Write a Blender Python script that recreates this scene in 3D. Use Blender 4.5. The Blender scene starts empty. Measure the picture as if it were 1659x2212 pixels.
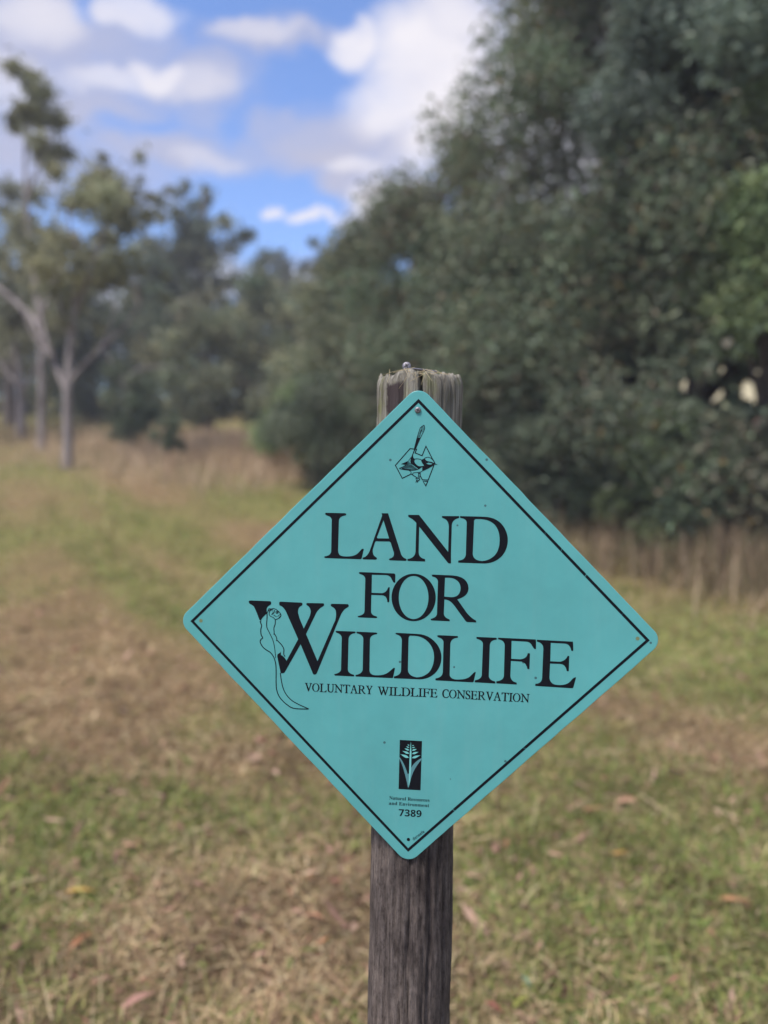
import bpy, math, random, re
import numpy as np
from mathutils import Vector, Matrix
from mathutils.geometry import tessellate_polygon

rng = np.random.default_rng(7)
random.seed(7)
scene = bpy.context.scene
COL = scene.collection
pi = math.pi

# ------------------------------------------------------------------ camera
CAM = np.array([0.0, 0.0, 1.20])
PITCH = math.radians(5.5)
FPX = 1534.0                       # focal length in pixels of a 1659 x 2212 picture
FWD = np.array([0, math.cos(PITCH), -math.sin(PITCH)])
UP = np.array([0, math.sin(PITCH), math.cos(PITCH)])
cam_d = bpy.data.cameras.new('camera')
cam = bpy.data.objects.new('camera', cam_d)
COL.objects.link(cam)
cam.location = CAM
cam.rotation_euler = (math.radians(90) - PITCH, 0, 0)
cam_d.sensor_fit = 'VERTICAL'
cam_d.sensor_height = 36.0
cam_d.sensor_width = 27.0
cam_d.lens = 36.0 * FPX / 2212.0
cam_d.clip_start = 0.02
cam_d.clip_end = 2000
cam_d.dof.use_dof = True
cam_d.dof.focus_distance = 0.615
cam_d.dof.aperture_fstop = 2.5
scene.camera = cam

# ------------------------------------------------------------------ sky and sun
SUN_EL, SUN_AZ = math.radians(60), math.radians(228)     # azimuth clockwise from +Y
world = bpy.data.worlds.new('World')
scene.world = world
world.use_nodes = True


def build_sky():
    nt = world.node_tree
    N, L = nt.nodes, nt.links
    N.clear()
    out = N.new('ShaderNodeOutputWorld')
    bg = N.new('ShaderNodeBackground')
    sky = N.new('ShaderNodeTexSky')
    sky.sky_type = 'NISHITA'
    sky.sun_disc = False
    sky.sun_elevation = SUN_EL
    sky.sun_rotation = SUN_AZ
    sky.air_density = 1.0
    sky.dust_density = 0.6
    sky.ozone_density = 2.0
    bg.inputs['Strength'].default_value = SKY_STR

    def val(x, sock):
        if isinstance(x, (int, float)):
            sock.default_value = x
        else:
            L.new(x, sock)

    def M(op, a, b=0.0, c=0.0, clamp=False):
        n = N.new('ShaderNodeMath')
        n.operation = op
        n.use_clamp = clamp
        val(a, n.inputs[0]); val(b, n.inputs[1]); val(c, n.inputs[2])
        return n.outputs[0]

    def ss(x, lo, hi):
        n = N.new('ShaderNodeMapRange')
        n.interpolation_type = 'SMOOTHSTEP'
        val(x, n.inputs[0])
        n.inputs[1].default_value = lo; n.inputs[2].default_value = hi
        n.inputs[3].default_value = 0; n.inputs[4].default_value = 1
        return n.outputs[0]

    tc = N.new('ShaderNodeTexCoord')
    sep = N.new('ShaderNodeSeparateXYZ')
    L.new(tc.outputs['Generated'], sep.inputs[0])
    x, y, z = sep.outputs
    # cloud layer seen in perspective: direction cut with a flat layer overhead
    zz = M('ADD', M('MAXIMUM', z, 0.0), 0.12)
    cx, cy = M('DIVIDE', x, zz), M('DIVIDE', y, zz)
    comb = N.new('ShaderNodeCombineXYZ')
    L.new(cx, comb.inputs[0]); L.new(cy, comb.inputs[1])
    noi = N.new('ShaderNodeTexNoise')
    noi.inputs['Scale'].default_value = 1.35
    noi.inputs['Detail'].default_value = 5
    noi.inputs['Roughness'].default_value = 0.55
    L.new(comb.outputs[0], noi.inputs['Vector'])
    fine = N.new('ShaderNodeTexNoise')
    fine.inputs['Scale'].default_value = 3.4
    fine.inputs['Detail'].default_value = 4
    L.new(comb.outputs[0], fine.inputs['Vector'])
    # bearings round +Y: u = tan azimuth, v = tan elevation
    ys = M('MAXIMUM', y, 0.05)
    wsep = N.new('ShaderNodeSeparateColor')
    wn = N.new('ShaderNodeTexNoise')
    wn.inputs['Scale'].default_value = 8.5
    wn.inputs['Detail'].default_value = 4
    wn.inputs['Roughness'].default_value = 0.55
    L.new(tc.outputs['Generated'], wn.inputs['Vector'])
    L.new(wn.outputs['Color'], wsep.inputs[0])
    u = M('ADD', M('DIVIDE', x, ys), M('MULTIPLY', M('SUBTRACT', wsep.outputs[0], 0.5), 0.17))
    v = M('ADD', M('DIVIDE', z, ys), M('MULTIPLY', M('SUBTRACT', wsep.outputs[1], 0.5), 0.11))

    def blob(u0, v0, a, b, amt, soft=0.0):
        d = M('ADD', M('POWER', M('ABSOLUTE', M('DIVIDE', M('SUBTRACT', u, u0), a)), 2.0),
              M('POWER', M('ABSOLUTE', M('DIVIDE', M('SUBTRACT', v, v0), b)), 2.0))
        return M('MULTIPLY', M('SUBTRACT', 1.0, ss(d, soft, 2.0)), amt)

    bright = None
    for b in SKY_BRIGHT:
        o = blob(*b)
        bright = o if bright is None else M('MAXIMUM', bright, o)
    veil = None
    for b in SKY_VEIL:
        o = blob(*b)
        veil = o if veil is None else M('MAXIMUM', veil, o)
    for b in SKY_BLUE:
        veil = M('MULTIPLY', veil, M('SUBTRACT', 1.0, blob(*b)))
    front = ss(y, 0.25, 0.55)
    back = M('SUBTRACT', 1.0, front)
    gb = M('MULTIPLY', ss(noi.outputs['Fac'], 0.50, 0.66), 0.95)
    gv = M('MULTIPLY', ss(noi.outputs['Fac'], 0.36, 0.58), 0.85)
    # the same broken cloud goes on all round
    au = M('ABSOLUTE', M('DIVIDE', x, ys))
    side = M('MAXIMUM', back, M('MAXIMUM', ss(au, 0.52, 0.75), ss(M('DIVIDE', z, ys), 0.66, 0.9)))
    inner = M('SUBTRACT', 1.0, side)
    bright = M('ADD', M('MULTIPLY', bright, inner), M('MULTIPLY', gb, side))
    veil = M('ADD', M('MULTIPLY', veil, inner), M('MULTIPLY', gv, side))
    tex = M('ADD', 0.45, M('MULTIPLY', fine.outputs['Fac'], 1.1))
    veil = M('MULTIPLY', veil, tex, clamp=True)
    bright = M('MULTIPLY', bright, tex, clamp=True)

    def mix(f, a, b):
        n = N.new('ShaderNodeMix')
        n.data_type = 'RGBA'
        L.new(f, n.inputs[0])
        for s, q in ((n.inputs[6], a), (n.inputs[7], b)):
            if isinstance(q, tuple):
                s.default_value = q
            else:
                L.new(q, s)
        return n.outputs[2]
    tint = N.new('ShaderNodeMix')
    tint.data_type = 'RGBA'
    tint.blend_type = 'MULTIPLY'
    tint.inputs[0].default_value = 1.0
    L.new(sky.outputs[0], tint.inputs[6])
    tint.inputs[7].default_value = SKY_TINT
    k = 1.0 / SKY_STR
    c = mix(veil, tint.outputs[2], tuple(q * k for q in (0.146, 0.148, 0.19)) + (1,))
    c = mix(bright, c, tuple(q * k for q in (0.255, 0.246, 0.262)) + (1,))
    L.new(c, bg.inputs['Color'])
    L.new(bg.outputs[0], out.inputs[0])


SKY_STR = 0.06
SKY_TINT = (0.73, 0.84, 1.08, 1)


def uv_of(px, py):
    d = FWD + (px - 829.5) / FPX * np.array([1, 0, 0]) - (py - 1106) / FPX * UP
    return d[0] / d[1], d[2] / d[1]


def B(px, py, a, b, amt, soft=0.0):
    u, v = uv_of(px, py)
    return (u, v, a / FPX, b / FPX, amt, soft)


SKY_BRIGHT = [B(70, 45, 110, 55, .62), B(300, 28, 75, 34, .85), B(350, 155, 60, 26, .95), B(235, 172, 110, 22, .72), B(20, 190, 70, 40, .45), B(540, 58, 90, 20, .4),
              B(740, 95, 55, 34, 1.0), B(870, 120, 100, 80, 1.0), B(840, 215, 100, 70, 1.0), B(940, 200, 110, 150, 1.0), B(960, 50, 110, 50, .85), B(775, 345, 60, 18, .6), B(860, 425, 80, 48, 1.0),
              B(585, 470, 18, 16, .85), B(645, 467, 28, 16, .95), B(700, 470, 24, 14, .95), B(800, 488, 80, 26, 1.0), B(430, 172, 70, 34, .45),
              B(640, 622, 90, 34, .8), B(430, 600, 160, 46, .7), B(200, 690, 200, 70, .7), B(1200, 250, 200, 260, .8), B(460, 335, 80, 20, .35)]
SKY_VEIL = [B(60, 90, 190, 130, .85), B(250, 110, 130, 60, .75), B(560, 65, 130, 34, .75), B(420, 165, 120, 60, .75), B(160, 230, 190, 60, .8), B(60, 330, 130, 120, .85), B(380, 330, 200, 46, .8), B(450, 240, 60, 36, .5),
            B(640, 260, 90, 44, .6), B(720, 300, 120, 60, .85), B(780, 380, 100, 46, .85), B(860, 320, 110, 60, .8), B(560, 320, 90, 34, .6), B(960, 120, 120, 160, .8), B(240, 400, 150, 50, .55),
            B(840, 460, 90, 40, .7), B(600, 600, 160, 40, .4), B(1250, 300, 260, 300, .7), B(300, 640, 300, 80, .4)]
SKY_BLUE = [B(190, 22, 34, 34, .9), B(480, 8, 80, 22, .85), B(630, 20, 60, 26, .5), B(590, 150, 75, 46, .95), B(660, 210, 40, 26, .6), B(250, 262, 42, 20, .7), B(330, 275, 40, 16, .7), B(540, 255, 36, 18, .7), B(480, 410, 70, 50, .8), B(115, 480, 30, 40, .8)]
build_sky()

sun_d = bpy.data.lights.new('sun', 'SUN')
sun = bpy.data.objects.new('sun', sun_d)
COL.objects.link(sun)
sun_d.energy = 1.5
sun_d.angle = math.radians(14)
sun_d.color = (1.0, 0.94, 0.86)
sd = Vector((math.sin(SUN_AZ) * math.cos(SUN_EL), math.cos(SUN_AZ) * math.cos(SUN_EL), math.sin(SUN_EL)))
sun.rotation_euler = sd.to_track_quat('Z', 'Y').to_euler()
sun.location = (-6, -8, 12)

vs = scene.view_settings
vs.view_transform = 'Standard'
vs.look = 'None'
vs.exposure = 1.9
vs.gamma = 1.0
vs.use_curve_mapping = False
scene.render.engine = 'CYCLES'
scene.cycles.use_denoising = True
scene.cycles.max_bounces = 6
scene.cycles.diffuse_bounces = 3
scene.cycles.transparent_max_bounces = 4


# ------------------------------------------------------------------ helpers
class VNoise:
    """smooth value noise on a wrapped lattice, any dimension up to 3"""
    def __init__(self, seed, n=64):
        self.n = n
        self.t = np.random.default_rng(seed).random((n, n, n))

    def __call__(self, *c):
        c = [np.asarray(q, float) for q in c]
        while len(c) < 3:
            c.append(np.zeros_like(c[0]) + 0.5)
        i = [np.floor(q).astype(int) for q in c]
        f = [q - k for q, k in zip(c, i)]
        f = [q * q * (3 - 2 * q) for q in f]
        n, t, r = self.n, self.t, 0
        for a in (0, 1):
            for b in (0, 1):
                for d in (0, 1):
                    w = (f[0] if a else 1 - f[0]) * (f[1] if b else 1 - f[1]) * (f[2] if d else 1 - f[2])
                    r = r + w * t[(i[0] + a) % n, (i[1] + b) % n, (i[2] + d) % n]
        return r

    def fbm(self, x, y, z=None, oct=4, rough=0.5):
        s, a, tot = 0, 1.0, 0
        for k in range(oct):
            m = 2.0 ** k
            s = s + a * (self(x * m + 7.3 * k, y * m + 3.1 * k) if z is None else self(x * m + 7.3 * k, y * m + 3.1 * k, z * m))
            tot += a
            a *= rough
        return s / tot


VN = VNoise(3)
VN2 = VNoise(11)


def sstep(x, a, b):
    t = np.clip((x - a) / (b - a), 0, 1)
    return t * t * (3 - 2 * t)


def gz(x, y):
    """height of the ground"""
    x = np.asarray(x, float); y = np.asarray(y, float)
    t = np.clip(y - 3.0, 0, None)
    s = np.where(t < 3, t * t / 6, t - 1.5)
    s = np.where(s > 40, 40 + (s - 40) * 0.0, s) * 0.1
    n0 = VN.fbm(x * 7 + 3, y * 7 + 8, oct=2)
    near = 0.028 * (n0 - .5) * (1 - sstep(np.hypot(x, y), 8, 14)) + 0.05 * (VN.fbm(x * 0.9 + 20, y * 0.9 + 20, oct=3) - 0.5) + 0.02 * (VN2(x * 5 + 9, y * 5 + 9) - 0.5)
    far = 0.5 * (VN2(x * 0.06 + 30, y * 0.06 + 30) - 0.5) * sstep(np.hypot(x, y), 15, 60)
    return s + near + far


def pix_dir(px, py):
    return FWD + (px - 829.5) / FPX * np.array([1.0, 0, 0]) - (py - 1106) / FPX * UP


def at(px, py, depth):
    """point seen at a place of the 1659 x 2212 photograph, a distance along Y away"""
    d = pix_dir(px, py)
    return CAM + d * (depth / d[1])


def on_ground(px, py):
    d = pix_dir(px, py)
    ts = np.geomspace(0.8, 90, 6000)
    p = CAM[None] + d[None] * ts[:, None]
    k = np.argmax(p[:, 2] < gz(p[:, 0], p[:, 1]))
    q = p[k]
    return np.array([q[0], q[1], float(gz(q[0], q[1]))])


def link(o, parent=None, label=None, cat=None, group=None, kind=None):
    COL.objects.link(o)
    if parent is not None:
        o.parent = parent
    for k, v in (('label', label), ('category', cat), ('group', group), ('kind', kind)):
        if v:
            o[k] = v
    return o


def empty(name, loc, label, cat, group=None):
    o = bpy.data.objects.new(name, None)
    o.empty_display_size = 0.1
    o.location = loc
    return link(o, None, label, cat, group)


def mesh_np(name, v, faces, col=None, smooth=False, mats=()):
    """faces: (n, k) int array or a list of such arrays"""
    fl = faces if isinstance(faces, list) else [faces]
    me = bpy.data.meshes.new(name)
    v = np.ascontiguousarray(v, np.float32)
    me.vertices.add(len(v))
    me.vertices.foreach_set('co', v.ravel())
    loops = np.concatenate([np.asarray(f).ravel() for f in fl]).astype(np.int32)
    cnt = np.concatenate([np.full(len(f), np.asarray(f).shape[1]) for f in fl]).astype(np.int32)
    st = np.concatenate([[0], np.cumsum(cnt)[:-1]]).astype(np.int32)
    me.loops.add(len(loops))
    me.loops.foreach_set('vertex_index', loops)
    me.polygons.add(len(cnt))
    me.polygons.foreach_set('loop_start', st)
    me.polygons.foreach_set('loop_total', cnt)
    me.polygons.foreach_set('use_smooth', np.full(len(cnt), bool(smooth)))
    if col is not None:
        a = me.attributes.new('Col', 'FLOAT_COLOR', 'POINT')
        c = np.ones((len(v), 4), np.float32)
        c[:, :3] = np.clip(col, 0, 1)
        a.data.foreach_set('color', c.ravel())
    for m in mats:
        me.materials.append(m)
    me.update(calc_edges=True)
    return me


def obj_np(name, v, faces, mat, parent=None, col=None, smooth=False, **kw):
    o = bpy.data.objects.new(name, mesh_np(name, v, faces, col, smooth, [mat]))
    if parent is not None:                 # points are given in world space
        v0 = np.array(parent.matrix_basis.translation)
        o.data.transform(Matrix.Translation(-Vector(v0)))
    return link(o, parent, **kw)


def mat_new(name):
    m = bpy.data.materials.new(name)
    m.use_nodes = True
    nt = m.node_tree
    return m, nt, nt.nodes, nt.links, nt.nodes['Principled BSDF']


def leaf_material(name, trans=0.35, gloss=0.0, rough=0.6):
    m, nt, N, L, p = mat_new(name)
    N.remove(p)
    at_ = N.new('ShaderNodeAttribute'); at_.attribute_name = 'Col'
    d = N.new('ShaderNodeBsdfDiffuse'); t = N.new('ShaderNodeBsdfTranslucent'); mx = N.new('ShaderNodeMixShader')
    mx.inputs[0].default_value = trans
    L.new(at_.outputs['Color'], d.inputs[0]); L.new(at_.outputs['Color'], t.inputs[0])
    L.new(d.outputs[0], mx.inputs[1]); L.new(t.outputs[0], mx.inputs[2])
    last = mx
    if gloss:
        g = N.new('ShaderNodeBsdfGlossy'); g.inputs['Roughness'].default_value = rough
        m2 = N.new('ShaderNodeMixShader'); m2.inputs[0].default_value = gloss
        L.new(mx.outputs[0], m2.inputs[1]); L.new(g.outputs[0], m2.inputs[2])
        last = m2
    L.new(last.outputs[0], N['Material Output'].inputs[0])
    return m


M_LEAF = leaf_material('leaf_foliage', 0.3, 0.04)
M_GRASS = leaf_material('grass_blades', 0.2)


def simple(name, col, rough=0.6, metal=0.0, spec=0.4, var=0.0, scale=40, bump=0.0):
    m, nt, N, L, p = mat_new(name)
    p.inputs['Base Color'].default_value = (*col, 1)
    p.inputs['Roughness'].default_value = rough
    p.inputs['Metallic'].default_value = metal
    p.inputs['Specular IOR Level'].default_value = spec
    if var or bump:
        tc = N.new('ShaderNodeTexCoord')
        n = N.new('ShaderNodeTexNoise')
        n.inputs['Scale'].default_value = scale; n.inputs['Detail'].default_value = 5
        L.new(tc.outputs['Object'], n.inputs['Vector'])
        if var:
            r = N.new('ShaderNodeValToRGB')
            r.color_ramp.elements[0].position = 0.3; r.color_ramp.elements[1].position = 0.7
            r.color_ramp.elements[0].color = (*[c * (1 - var) for c in col], 1)
            r.color_ramp.elements[1].color = (*[min(1, c * (1 + var)) for c in col], 1)
            L.new(n.outputs['Fac'], r.inputs[0]); L.new(r.outputs[0], p.inputs['Base Color'])
        if bump:
            b = N.new('ShaderNodeBump'); b.inputs['Strength'].default_value = 0.6; b.inputs['Distance'].default_value = bump
            L.new(n.outputs['Fac'], b.inputs['Height']); L.new(b.outputs[0], p.inputs['Normal'])
    return m


# ------------------------------------------------------------------ ground
def ground_colour(x, y):
    """0 = straw and bare soil, 1 = green; world-space patches"""
    n = VN.fbm(x * 0.55 + 3, y * 0.45 + 5, oct=4, rough=0.6)
    n2 = VN2.fbm(x * 1.9 + 13, y * 1.9 + 5, oct=3, rough=0.6)
    s = (x * .86 + y * .505); t = (-x * .505 + y * .86)
    st = VN2.fbm(s * 1.5 + 60, t * .16 + 30, oct=2, rough=.5)
    far = sstep(y, 3.0, 5.5)
    g = 0.58 + (1.5 - .7 * far) * (n - 0.5) + (1.2 - .5 * far) * (n2 - 0.5) + 1.5 * (st - .5) * far
    for (p0, p1, w, a) in BANDS:
        d = p1 - p0; l2 = d @ d
        t = np.clip(((x - p0[0]) * d[0] + (y - p0[1]) * d[1]) / l2, 0, 1)
        dist = np.hypot(x - p0[0] - t * d[0], y - p0[1] - t * d[1])
        g = g + a * np.exp(-(dist / (w * (.8 + .5 * n2))) ** 2)
    for (gx, gy, rx, ry, a) in GREEN:
        g = g + a * np.exp(-(((x - gx) / rx) ** 2 + ((y - gy) / ry) ** 2))
    return sstep(g, .06, .94)


def gp(px, py, rx, ry, a):
    p = on_ground(px, py)
    return (p[0], p[1], rx, ry, a)


BANDS = [(on_ground(*p0)[:2], on_ground(*p1)[:2], w, a) for p0, p1, w, a in (
    ((470, 1310), (140, 1085), .20, -.55), ((600, 1160), (205, 1000), .32, -.55), ((300, 1420), (40, 1080), .16, -.35), ((520, 1230), (165, 1040), .22, .45), ((380, 1340), (90, 1090), .18, .4),
    ((560, 1390), (420, 1290), .15, .3), ((1240, 1490), (1659, 1640), .22, -.5), ((1150, 1600), (1659, 1800), .16, .25), ((60, 1300), (30, 1040), .3, -.3), ((200, 1560), (60, 1330), .25, -.4))]
GREEN = [gp(560, 1085, 1.0, 1.3, .9), gp(150, 1010, 1.3, 1.0, .6), gp(1450, 1420, .8, .6, .6), gp(1600, 1390, .8, .5, .6), gp(20, 1160, .5, .6, .5), gp(330, 1130, .7, .8, .3),
         gp(330, 1760, .32, .16, .55), gp(90, 1950, .2, .25, .35), gp(1250, 2000, .22, .3, .3), gp(1050, 1900, .15, .2, .25),
         gp(500, 1300, .5, .6, .15), gp(150, 1500, .7, .5, -.45), gp(480, 1640, .35, .18, -.35), gp(640, 2060, .3, .2, -.5),
         gp(1450, 1650, .6, .4, -.2), gp(700, 1930, .25, .12, -.2), gp(60, 1180, .8, .7, .2)]


def build_ground():
    n = 200
    t = np.linspace(-1, 1, n)
    ax = np.sinh(t * 7.2) / np.sinh(7.2) * 900
    ay = ax + 2.4
    X, Y = np.meshgrid(ax, ay)
    Z = gz(X, Y)
    v = np.stack([X.ravel(), Y.ravel(), Z.ravel()], 1)
    i = np.arange(n * n).reshape(n, n)
    f = np.stack([i[:-1, :-1].ravel(), i[:-1, 1:].ravel(), i[1:, 1:].ravel(), i[1:, :-1].ravel()], 1)
    m, nt, N, L, p = mat_new('soil_and_thatch')
    p.inputs['Roughness'].default_value = 0.95
    p.inputs['Specular IOR Level'].default_value = 0.1
    g = N.new('ShaderNodeNewGeometry')
    def noise(scale, det, rough=0.6):
        q = N.new('ShaderNodeTexNoise'); q.inputs['Scale'].default_value = scale
        q.inputs['Detail'].default_value = det; q.inputs['Roughness'].default_value = rough
        L.new(g.outputs['Position'], q.inputs['Vector']); return q.outputs['Fac']
    r = N.new('ShaderNodeValToRGB')
    e = r.color_ramp.elements
    e[0].position, e[0].color = 0.34, (0.13, 0.092, 0.062, 1)
    e[1].position, e[1].color = 0.66, (0.20, 0.20, 0.08, 1)
    q = e.new(0.5); q.color = (0.27, 0.205, 0.12, 1)
    L.new(noise(1.6, 8, 0.7), r.inputs[0])
    r2 = N.new('ShaderNodeValToRGB')
    r2.color_ramp.elements[0].position, r2.color_ramp.elements[0].color = 0.35, (0.40, 0.36, 0.34, 1)
    r2.color_ramp.elements[1].position, r2.color_ramp.elements[1].color = 0.65, (1.25, 1.2, 1.1, 1)
    L.new(noise(60, 5), r2.inputs[0])
    mx = N.new('ShaderNodeMix'); mx.data_type = 'RGBA'; mx.blend_type = 'MULTIPLY'; mx.inputs[0].default_value = 1
    at_ = N.new('ShaderNodeAttribute'); at_.attribute_name = 'Col'
    m0 = N.new('ShaderNodeMix'); m0.data_type = 'RGBA'; m0.inputs[0].default_value = .35
    L.new(at_.outputs['Color'], m0.inputs[6]); L.new(r.outputs[0], m0.inputs[7])
    L.new(m0.outputs[2], mx.inputs[6]); L.new(r2.outputs[0], mx.inputs[7])
    L.new(mx.outputs[2], p.inputs['Base Color'])
    b = N.new('ShaderNodeBump'); b.inputs['Distance'].default_value = 0.02
    L.new(noise(45, 6), b.inputs['Height']); L.new(b.outputs[0], p.inputs['Normal'])
    gc = ground_colour(v[:, 0], v[:, 1])[:, None]
    col = np.array([.25, .175, .10]) * (1 - gc) + np.array([.19, .215, .065]) * gc
    obj_np('ground', v, f, m, smooth=True, kind='structure', col=col)


build_ground()


def blades(name, P, L_, W, az, lean, curl, col, mat, segs=3, **kw):
    """many curved tapering blades as one mesh. P base points, az heading, lean start angle from vertical, curl added along the length"""
    n = len(P)
    V = np.zeros((n, segs, 2, 3)); T = np.zeros((n, 3))
    pos = P.copy()
    side = np.stack([-np.sin(az), np.cos(az), np.zeros(n)], 1)
    tw = rng.normal(0, .5, n)
    side = side * np.cos(tw)[:, None] + np.array([0, 0, 1.0]) * np.sin(tw)[:, None]
    for s in range(segs):
        w = W * (1 - 0.25 * s / segs) * 0.5
        V[:, s, 0] = pos - side * w[:, None]
        V[:, s, 1] = pos + side * w[:, None]
        a = lean + curl * (s + .5) / segs
        d = np.stack([np.cos(az) * np.sin(a), np.sin(az) * np.sin(a), np.cos(a)], 1)
        pos = pos + d * (L_ / segs)[:, None]
        low = gz(pos[:, 0], pos[:, 1]) + 0.002
        pos[:, 2] = np.maximum(pos[:, 2], low)
    T = pos
    v = np.concatenate([V.reshape(n, segs * 2, 3), T[:, None]], 1)
    k = segs * 2 + 1
    base = np.arange(n)[:, None] * k
    quads = []
    for s in range(segs - 1):
        quads.append(base + np.array([2 * s, 2 * s + 1, 2 * s + 3, 2 * s + 2]))
    tri = base + np.array([2 * segs - 2, 2 * segs - 1, 2 * segs])
    c = np.repeat(col[:, None], k, 1)
    fl = ([np.concatenate(quads)] if quads else []) + [tri]
    return obj_np(name, v.reshape(-1, 3), fl, mat, col=c.reshape(-1, 3), **kw)


def scatter(n, y0, y1, power, widen=0.62, extra=0.5):
    """points on the lawn, thicker towards the viewer"""
    u = rng.random(n)
    e = 1 - power
    y = (y0 ** e + u * (y1 ** e - y0 ** e)) ** (1 / e) if abs(e) > 1e-6 else y0 * (y1 / y0) ** u
    x = rng.uniform(-1, 1, n) * (y * widen + extra)
    return x, y


PAL_GREEN = np.array([[.145, .195, .05], [.19, .22, .065], [.10, .15, .045], [.235, .23, .085], [.16, .18, .075]])
PAL_STRAW = np.array([[.43, .335, .19], [.33, .245, .135], [.25, .17, .105], [.50, .405, .25], [.34, .225, .145], [.17, .12, .078]])


def mottle(x, y):
    """light and dark patches painted into the lawn for shaded gaps, hand-sized and arm-sized"""
    a = VN2.fbm(x * 6.5 + 17, y * 6.5 + 4, oct=3, rough=.6) - .5
    b = VN.fbm(x * 1.7 + 7, y * 1.7 + 14, oct=3) - .5
    return np.clip(1 + 2.8 * a + 1.1 * b, .25, 1.9)  # blade colour factor standing in for light and shade among the tufts


def pick(pal, n, jit=0.18):
    c = pal[rng.integers(0, len(pal), n)]
    return c * (1 + rng.normal(0, jit, n))[:, None]


def build_grass():
    # short green blades and tufts
    n = 198000
    x, y = scatter(n, 1.15, 15, 1.7)
    # pull points into tufts
    nt_ = 16000
    tx, ty = scatter(nt_, 1.15, 15, 1.5)
    keep = rng.random(nt_) < 0.25 + 0.75 * ground_colour(tx, ty)
    tx, ty = tx[keep], ty[keep]
    ti = rng.integers(0, len(tx), n)
    sel = rng.random(n) < 0.55
    rad = 0.028 * (1 + ty[ti] * 0.12)
    x = np.where(sel, tx[ti] + rng.normal(0, 1, n) * rad, x)
    y = np.where(sel, ty[ti] + rng.normal(0, 1, n) * rad, y)
    g = ground_colour(x, y)
    k = rng.random(n) < 0.06 + 0.94 * g ** 1.2
    x, y, g = x[k], y[k], g[k]
    n = len(x)
    P = np.stack([x, y, gz(x, y)], 1)
    sc = 1 + 0.05 * y
    tall = 0.6 + 0.9 * VN.fbm(x * 3.1, y * 3.1, oct=2)
    L_ = rng.gamma(5, 0.0095, n) * sc * tall * .70
    W = rng.uniform(.0020, .0048, n) * (1 + 0.22 * np.clip(y - 1.3, 0, None))
    az = rng.uniform(0, 2 * pi, n)
    lean = np.abs(rng.normal(.5, .45, n)); curl = rng.normal(1.2, .7, n)
    c = pick(PAL_GREEN, n, .24)
    lush = sum(a * np.exp(-(((x - gx) / rx) ** 2 + ((y - gy) / ry) ** 2)) for gx, gy, rx, ry, a in GREEN if a > 0)
    c = c * (1 + .25 * np.clip(lush, 0, 1))[:, None]
    mixd = np.clip(rng.random(n) * 1.1 - 0.35 - 0.5 * (g - .5), 0, 1)[:, None]
    c = c * (1 - mixd) + pick(PAL_STRAW, n) * mixd
    c = c * (.62 + .5 * mottle(x, y))[:, None]
    blades('grass', P, L_, W, az, lean, curl, c, M_GRASS, kind='stuff', label='short patchy green grass of the mown lawn')
    # dry clippings lying flat and curled over
    n = 165000
    x, y = scatter(n, 1.15, 15, 1.7)
    g = ground_colour(x, y)
    dens = VN2.fbm(x * 2.3 + 31, y * 2.3, oct=3)
    k = rng.random(n) < np.clip(1.15 - 0.75 * g + 0.9 * (dens - .5), .12, 1)
    x, y = x[k], y[k]
    n = len(x)
    P = np.stack([x, y, gz(x, y) + rng.gamma(2, .006, n) * (1 + .05 * y)], 1)
    L_ = rng.gamma(4, .009, n) * (1 + 0.05 * y)
    W = rng.uniform(.0014, .0036, n) * (1 + 0.25 * np.clip(y - 1.3, 0, None))
    az = rng.uniform(0, 2 * pi, n)
    lean = rng.normal(1.35, .28, n); curl = rng.normal(.3, .7, n)
    tone = VN.fbm(x * 1.3 + 9, y * 1.3 + 2, oct=3)
    c = pick(PAL_STRAW, n, .2) * ((0.62 + 0.5 * tone) * (.35 + .75 * mottle(x + 5, y)))[:, None]
    blades('dry_grass', P, L_, W, az, lean, curl, c, M_GRASS, kind='stuff', label='dry straw clippings lying over the mown lawn')
    # broad-leaf weeds and litter scraps
    n = 9000
    x, y = scatter(n, 1.15, 11, 1.7)
    P = np.stack([x, y, gz(x, y) + rng.uniform(.004, .02, n)], 1)
    L_ = rng.gamma(4, .0062, n) * (1 + .06 * y); W = L_ * rng.uniform(.18, .4, n)
    c = pick(np.array([[.33, .20, .15], [.24, .13, .09], [.40, .27, .2], [.12, .07, .05], [.16, .18, .06]]), n)
    blades('leaf_litter', P, L_, W, rng.uniform(0, 2 * pi, n), rng.normal(1.3, .2, n), rng.normal(.3, .4, n), c, M_GRASS, kind='stuff',
           label='scraps of dead leaf scattered through the lawn')


build_grass()


def tall_grass(name, poly_pts, n, h, pal, label):
    """standing dry grass in a band: poly_pts are world centre points of the band with half-widths"""
    q = np.array(poly_pts)
    seg = rng.random(n) * (len(q) - 1)
    i = seg.astype(int); f = (seg - i)[:, None]
    c = q[i] * (1 - f) + q[i + 1] * f
    x = c[:, 0] + rng.normal(0, 1, n) * c[:, 2] * .6
    y = c[:, 1] + rng.normal(0, 1, n) * c[:, 3] * .95
    cl = VN.fbm(x * 2.2, y * 2.2, oct=3)
    k = rng.random(n) < np.clip((cl - .36) * 4.5, .06, 1)
    x, y, cl = x[k], y[k], cl[k]
    n = len(x)
    P = np.stack([x, y, gz(x, y)], 1)
    L_ = h * (0.1 + 1.8 * cl) * rng.uniform(.35, 1.25, n)
    W = rng.uniform(.004, .010, n)
    c = pick(pal, n, .2)
    blades(name, P, L_, W, rng.uniform(0, 2 * pi, n), np.abs(rng.normal(.14, .14, n)), np.abs(rng.normal(.45, .35, n)), c, M_GRASS,
           kind='stuff', label=label)


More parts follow.
